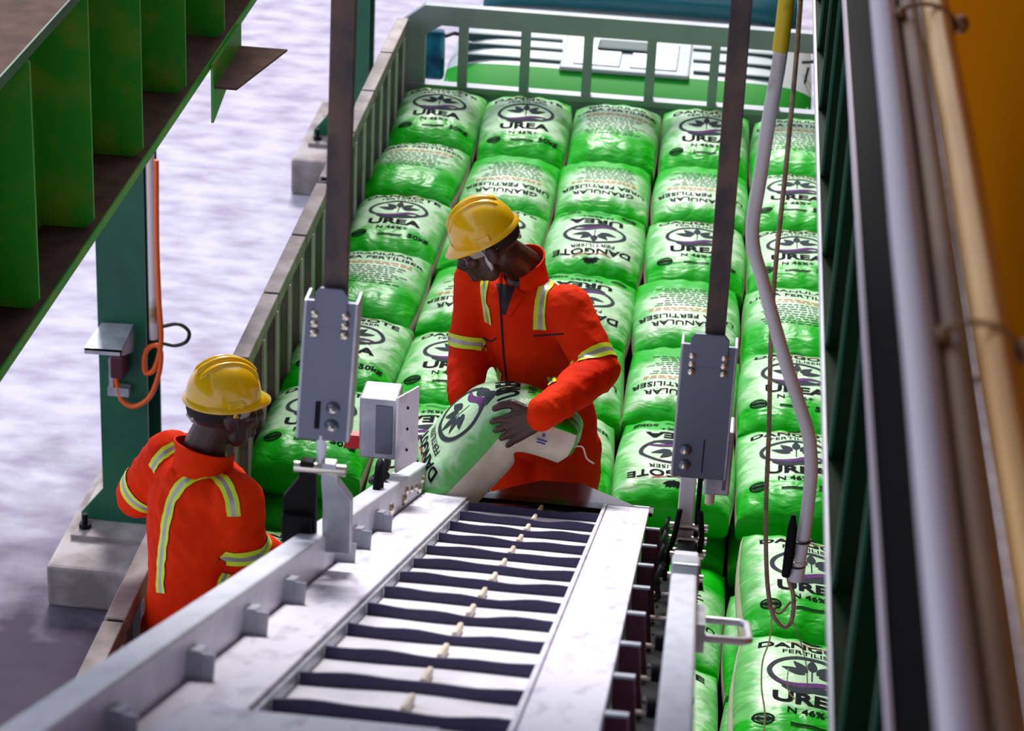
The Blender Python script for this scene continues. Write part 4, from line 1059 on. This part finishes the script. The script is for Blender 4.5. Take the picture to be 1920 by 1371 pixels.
def seam(bvh, path, r, m, name, parent):
    pts = []
    for q in catmull([V((x, y, 0)) for x, y in path], 5):
        h, nr, _, ds = bvh.ray_cast(V(CAM), V(ray(q.x, q.y)))
        if h: pts.append(h-V(ray(q.x, q.y))*.002)
    if len(pts) > 1: MB().tube(pts, r, 6).build(name, m, parent, smooth=True)
seam(bv, [(936, 540), (940, 600), (944, 660), (950, 715)], .004, 'coverall_inner', 'zip', cov)
seam(bv, [(1000, 630), (1030, 628), (1056, 626)], .003, 'coverall_inner', 'pocket_edge', cov)
seam(bv, [(905, 634), (920, 640), (930, 634)], .003, 'coverall_inner', 'pocket_edge', cov)
# dark undershirt in the open neck
def patch_px(bvh, quad, n, m, name, parent, lift=.003):
    a, b, c, d = [V((x, y, 0)) for x, y in quad]; G = []
    for i in range(n+1):
        row = []
        for j in range(n+1):
            q = a.lerp(b, j/n).lerp(d.lerp(c, j/n), i/n)
            h, nr, _, ds = bvh.ray_cast(V(CAM), V(ray(q.x, q.y)))
            if h is None: return
            row.append(h-V(ray(q.x, q.y))*lift)
        G.append(row)
    MB().grid(G).build(name, m, parent, smooth=True)
patch_px(bv, [(930, 530), (966, 538), (950, 590), (942, 590)], 8, 'coverall_inner', 'undershirt', p1)
patch_px(bv, [(966, 538), (984, 552), (954, 596), (949, 588)], 6, 'coverall', 'lapel', cov, .006)
hard_hat(p1, HCn, HM, 1); eyes(p1, HCn, HM); hair_cap(p1, HCn, HM)
for s in (-1, 1):
    an = V((hips(s*.088).x, hips(s*.088).y, 1.40))+Lf*s*.03
    bt = MB(); bt.ellipsoid(an+F*.06+Z_*.045, (.145, .052, .045), frame(F)); bt.bounds(an+V((-.05, -.05, 0)), an+V((.05, .05, .12))); bt.build('boot', 'rubber', p1, smooth=True)

# ---- worker beside the conveyor
F = V((.66, .75, 0)).normalized(); Lf = V((-.75, .66, 0)).normalized()
NB = at(383, 862, 1, 6.33); HIP = V((NB.x-.03, 6.30, 2.08))
HCn = at(420, 760, 1, 6.36); HM = frame((.80, .50, -.06))
LS = NB+Lf*.165-Z_*.06; RS = NB-Lf*.165-Z_*.07
LE = at(262, 928, 1, 6.50); LW = LE+V((.10, .20, .06))
RE = at(452, 1030, 1, 6.24); RW = at(510, 1048, 1, 6.42)
bd = worker_body(0)
bd.limb([NB-Z_*.05, NB+Z_*.04, HCn-HM @ V((.025, 0, .06))], [.078, .064, .060])
head_shapes(bd, HCn, HM)
hand_shapes(bd, LW, V((.5, .8, .1)), V((.3, -.2, -.9)), V((.6, .1, -.4)), 1.0)
hand_shapes(bd, RW, V((.7, .6, -.2)), V((.5, -.7, 0)), V((.2, .2, -.9)), 1.0)
org = V((HIP.x, HIP.y, 1.2))
def shift_legs(): pass
p2 = obj_from(remesh(bd, .0060, 3), 'person', 'skin', None, org)
tag(p2, 'person in orange coverall and yellow hard hat seen from behind beside the conveyor', 'person')
cm = remesh(worker_body(.018), .011, 3); fold(cm, .010, 8); bv = bvh_of(cm)
cov = obj_from(cm, 'coverall', 'coverall', p2, org)
col = []; cM = frame(F, (.0, .0, 1))
for (r_, z) in ((.098, -.045), (.088, .01), (.092, .045), (.086, .045), (.08, .0)):
    col.append([NB+cM @ V((r_*math.cos(a)*.95, r_*math.sin(a)*1.02, z-.030*math.cos(a))) for a in [PI*.16+PI*1.68*k/26 for k in range(27)]])
co_ = MB().grid(col).build('collar', 'coverall', cov, smooth=True); sl_ = co_.modifiers.new('t', 'SOLIDIFY'); sl_.thickness = .006
ribbon_px(bv, [(302, 1112), (302, 1070), (308, 1010), (318, 955), (334, 918), (362, 895), (396, 891), (420, 905), (434, 935), (439, 968)], .040, 'back_stripe', cov)
ribbon_px(bv, [(330, 838), (312, 848), (297, 862), (286, 880)], .036, 'shoulder_stripe', cov)
ring_on(bv, RS.lerp(RE, .90), RE-RS, .11, .05, 'sleeve_band', cov)
ring_on(bv, LS.lerp(LE, .82), LE-LS, .11, .045, 'sleeve_band', cov)
ribbon_px(bv, [(414, 1100), (418, 1086), (424, 1074)], .03, 'waist_stripe', cov)
hard_hat(p2, HCn, HM, 0); eyes(p2, HCn, HM); hair_cap(p2, HCn, HM)
for s in (-1, 1):
    an = V((hips(s*.088).x, hips(s*.088).y, 1.20))+Lf*s*.03
    bt = MB(); bt.ellipsoid(an+F*.06+Z_*.045, (.145, .052, .045), frame(F)); bt.bounds(an+V((-.05, -.05, 0)), an+V((.05, .05, .12))); bt.build('boot', 'rubber', p2, smooth=True)
